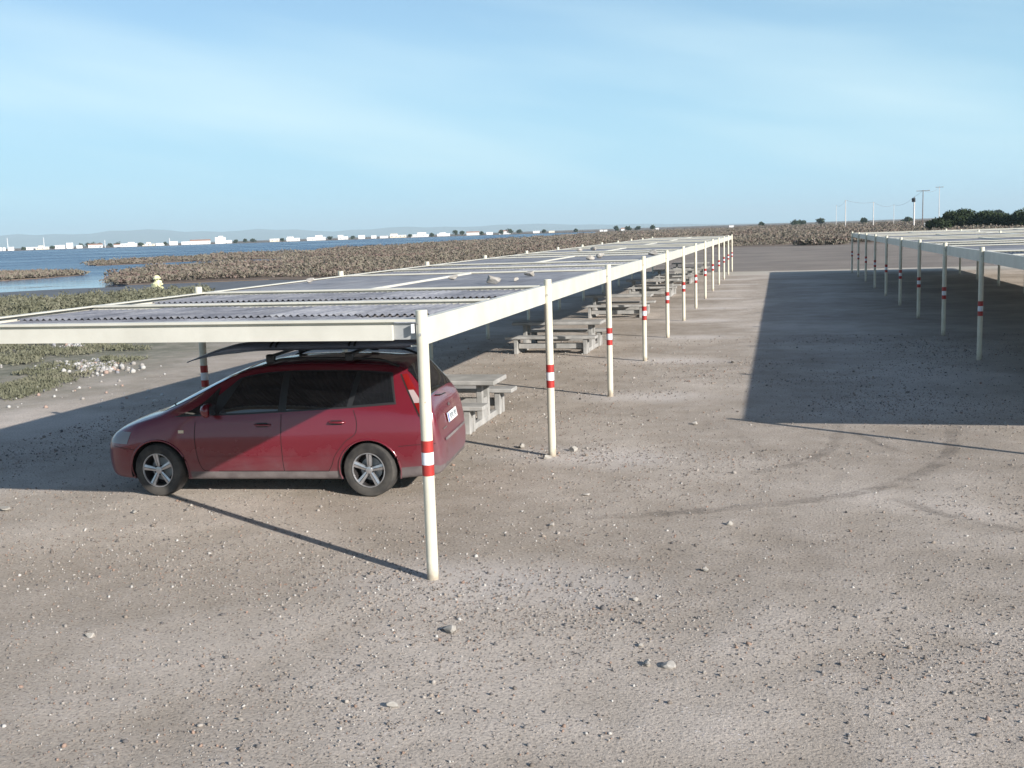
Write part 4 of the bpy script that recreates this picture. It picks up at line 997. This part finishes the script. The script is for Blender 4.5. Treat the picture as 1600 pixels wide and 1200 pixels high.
# ------------------------------------------------------------------ far white houses
M['stucco'] = varied('white_stucco', (.80, .80, .80), (.72, .72, .71), .3, .8)
M['stucco2'] = varied('cream_stucco', (.72, .66, .55), (.64, .58, .48), .3, .8)
M['tile'] = varied('roof_tile', (.33, .16, .10), (.40, .22, .15), .4, .85)
M['roof_grey'] = varied('flat_roof', (.45, .43, .42), (.55, .53, .5), .4, .85)
M['pane'] = base_mat('far_window', (.03, .04, .05), .2)[0]
def house(x, w_px, h_px, d, label, roof='flat', mat='stucco', wins=True):
    w = w_px*d/F_PX; h = h_px*d/F_PX; p = pxd(x, d); dr = (p-Vector((CAM.x, CAM.y, 0))).normalized(); rz = math.atan2(dr.y, dr.x)-math.pi/2
    t = empty('house', p, rz); tag(t, label, 'house', 'white houses on the far shore'); dp = max(5, min(9, w*.7))
    MB().box(-w/2, w/2, 0, dp, -.3, h).build('wall', M[mat], t)
    if roof == 'gable':
        rh = min(1.6, h*.4); mb = MB(); e = .35
        mb.add([(-w/2-e, -e, h-.05), (w/2+e, -e, h-.05), (w/2+e, dp+e, h-.05), (-w/2-e, dp+e, h-.05), (-w/2-e, dp/2, h+rh), (w/2+e, dp/2, h+rh)], [(0, 1, 5, 4), (2, 3, 4, 5), (0, 4, 3), (1, 2, 5), (0, 3, 2, 1)]); mb.build('roof', M['tile'], t)
    else: MB().box(-w/2-.15, w/2+.15, -.15, dp+.15, h+.003, h+.3).build('roof', M['roof_grey'] if roof == 'grey' else M['stucco'], t)
    if w_px > 15 and roof != 'gable':
        q = random.uniform(-.25, .25)*w; ww = w*random.uniform(.15, .28); hh = random.uniform(1.2, 2.6)
        us = MB().box(q-ww, q+ww, .6, dp-.4, h+.303, h+.3+hh).build('upper_storey', M[mat], t); MB().box(q-ww-.12, q+ww+.12, .48, dp-.28, h+.303+hh, h+.5+hh).build('parapet', M['roof_grey'], us)
    if wins:
        nf = max(1, int(h//2.9)); nc = max(1, int(w//4.5))
        wm_ = MB().box(-.5, .5, -.03, .02, 0, 1.2).mesh('window', M['pane'])
        for f in range(nf):
            for c in range(nc): link('window', wm_, None, t, (-w/2+(c+.5)*w/nc, 0, 1.+f*2.8 if h > 2.6 else .8))
    return t
HS = [(3, 9, 3.4, 'flat'), (17, 8, 3.6, 'flat'), (48, 14, 2.6, 'flat'), (66, 20, 3.0, 'flat'), (94, 16, 4.6, 'flat'), (109, 9, 6.2, 'flat'), (124, 8, 4, 'flat'), (149, 22, 3.2, 'gable'), (184, 11, 2.4, 'gable'), (201, 26, 3.2, 'flat'),
      (232, 20, 2.6, 'grey'), (250, 12, 2.4, 'flat'), (271, 13, 4.6, 'flat'), (290, 12, 4, 'flat'), (313, 32, 4.2, 'gable'), (344.5, 17, 9.6, 'flat'), (358, 8, 4, 'flat'), (429, 16, 3.4, 'flat'), (458, 22, 3.6, 'flat'), (494, 31, 3.6, 'flat'), (536, 17, 3.2, 'flat'),
      (565, 10, 4.2, 'flat'), (584, 8, 4, 'flat'), (600, 14, 2.8, 'grey'), (622, 28, 3.2, 'flat'), (656, 30, 3., 'flat'), (693, 22, 3.2, 'flat'), (739, 22, 3.2, 'gable'), (765, 10, 3.0, 'flat'), (789, 20, 3.8, 'gable'), (838, 10, 3, 'flat'), (862, 9, 2.4, 'grey'), (943, 13, 2.6, 'flat'), (973, 5, 3.2, 'gable'), (1027, 5, 2.6, 'flat'), (1143, 7, 3.0, 'flat')]
for k, (x, w, h, rf) in enumerate(HS):
    d = 1420 if x < 700 else (1400 if x < 900 else 1150)
    lb = 'tall white block standing above the other houses across the lagoon' if h > 9 else ('long white house with tiled roof left of the tall white block' if x == 313 else 'low white house across the lagoon, %s building from the left' % ordn[k])
    if x > 900: lb = ['white house beyond the marsh near dark trees, right of the lagoon', 'tiny white house between far trees above the canopy roof', 'white house under a lone far tree above the canopy roof', 'lone white house above the far end of the canopy'][[943, 973, 1027, 1143].index(x)]
    house(x, w*(.9 if w > 12 else 1), h*random.uniform(.85, 1.15)+(0 if x > 900 else .6), d+random.uniform(0, 60), lb, rf, 'stucco2' if k % 7 == 3 else 'stucco', wins=(w > 12 or h > 6))
house(1518, 14, 2.2, 420, 'low white building behind the dark trees at the right', 'flat')
MAST = varied('mast_white', (.7, .7, .7), (.6, .6, .6), 2, .5)
for x, h, lb in ((12.5, 15, 'thin white mast at the left end of the far shore'), (69, 14, 'thin white mast between houses, second from the left'), (164, 9, 'short white mast right of the tile-roofed far house'), (265, 9, 'thin mast beside the white house left of the long one')):
    t = empty('mast', pxd(x, 1410)); tag(t, lb, 'mast', 'masts on the far shore'); MB().tube([(0, 0, -.3), (0, 0, h)], [.6, .3], 6).build('pole', MAST, t); MB().tube([(-1.2, 0, h*.8), (1.2, 0, h*.8)], .2, 5).build('spreader', MAST, t)

# ------------------------------------------------------------------ utility poles and wires
M['pole_c'] = varied('pole_concrete', (.55, .52, .49), (.64, .61, .58), 1, .8)
M['pole_w'] = varied('pole_timber', (.12, .085, .07), (.17, .12, .10), 1, .85)
tops = {}
def upole(x, d, h, mat, label, arm=True, box=False, r=.17, armw=3.2):
    p = pxd(x, d); t = empty('utility_pole', p, -.25); tag(t, label, 'utility pole', 'utility poles beyond the lot')
    MB().tube([(0, 0, -.2), (0, 0, h)], [r, r*.65], 8).build('pole', mat, t)
    if arm:
        MB().box(-armw/2, armw/2, -.08, .08, h-.25, h-.08).build('crossarm', M['pole_w'], t)
        for s in (-1, 0, 1): MB().lathe([(0, 0), (.09, 0), (.11, .08), (.05, .2), (0, .22)], 8, c=(s*armw*.45, 0, h-.08)).build('insulator', M['pole_c'], t)
    if box: MB().box(-.75, .35, -.5, .5, h-1.7, h-.35).build('transformer', M['black'], t, bevel=.15)
    tops[x] = p+Vector((0, 0, h-.02)); return t
upole(1428, 390, 10.2, M['pole_c'], 'pale concrete pole with a dark transformer near its top', False, True, .30)
upole(1441.5, 388, 12.2, M['pole_w'], 'dark pole with a crossarm beside the transformer pole', True, False, .17, 4.2)
upole(1467, 480, 15.5, M['pole_c'], 'faint tall pole right of the crossarm pole, above the trees', True, False, .16, 3.)
upole(1396.5, 520, 9.5, M['pole_c'], 'thin pole left of the transformer pole', False, False, .13)
upole(1364.5, 430, 9.6, M['pole_c'], 'pale pole in the middle of the row on the horizon', False, False, .2)
upole(1321, 400, 10.2, M['pole_c'], 'pale pole left of the middle of the row, above the end posts', False, False, .19)
upole(1306.5, 560, 10.8, M['pole_c'], 'leftmost thin pale pole of the row on the horizon', False, False, .14)
cab = empty('cabinet', pxd(1447, 385)); tag(cab, 'white electrical cabinet at the foot of the crossarm pole', 'cabinet')
MB().box(-.55, .55, -.3, .3, 0, 1.75).build('cabinet_body', M['stucco'], cab, bevel=.03); MB().box(-.65, .65, -.4, .4, 1.752, 1.85).build('cabinet_lid', M['pole_c'], cab); MB().box(-.45, .45, -.33, -.302, .15, 1.6).build('door', M['plate'], cab)
for a, b_, lb in ((1306.5, 1321, 'thin wire between the two leftmost poles'), (1321, 1364.5, 'thin wire from the second pole to the middle pole'), (1364.5, 1396.5, 'thin wire from the middle pole to the next thin pole'), (1396.5, 1428, 'thin wire leading to the transformer pole'), (1428, 1441.5, 'short wire from the transformer pole to the crossarm pole'), (1441.5, 1467, 'wire from the crossarm pole to the faint tall pole')):
    A, B = tops[a], tops[b_]; pts = [A.lerp(B, t)-Vector((0, 0, 1.2*4*t*(1-t)*min(1, (B-A).length/60))) for t in np.linspace(0, 1, 13)]
    o = MB().tube(pts, .03, 4).build('power_line', M['pole_w']); tag(o, lb, 'wire', 'power lines')

# ------------------------------------------------------------------ haze over the whole place
hv = bpy.data.materials.new('haze_air'); hv.use_nodes = True; hn = hv.node_tree; hn.nodes.clear()
pv = N(hn, 'ShaderNodeVolumePrincipled'); pv.inputs['Color'].default_value = (.70, .90, 1., 1); pv.inputs['Density'].default_value = 1.0e-4; pv.inputs['Anisotropy'].default_value = 0.
ho = N(hn, 'ShaderNodeOutputMaterial'); hn.links.new(pv.outputs[0], ho.inputs['Volume'])
tag(MB().box(-21000, 21500, -4000, 27000, -6, 330).build('haze', hv), 'thin bluish haze over lagoon and marsh', kind='stuff')
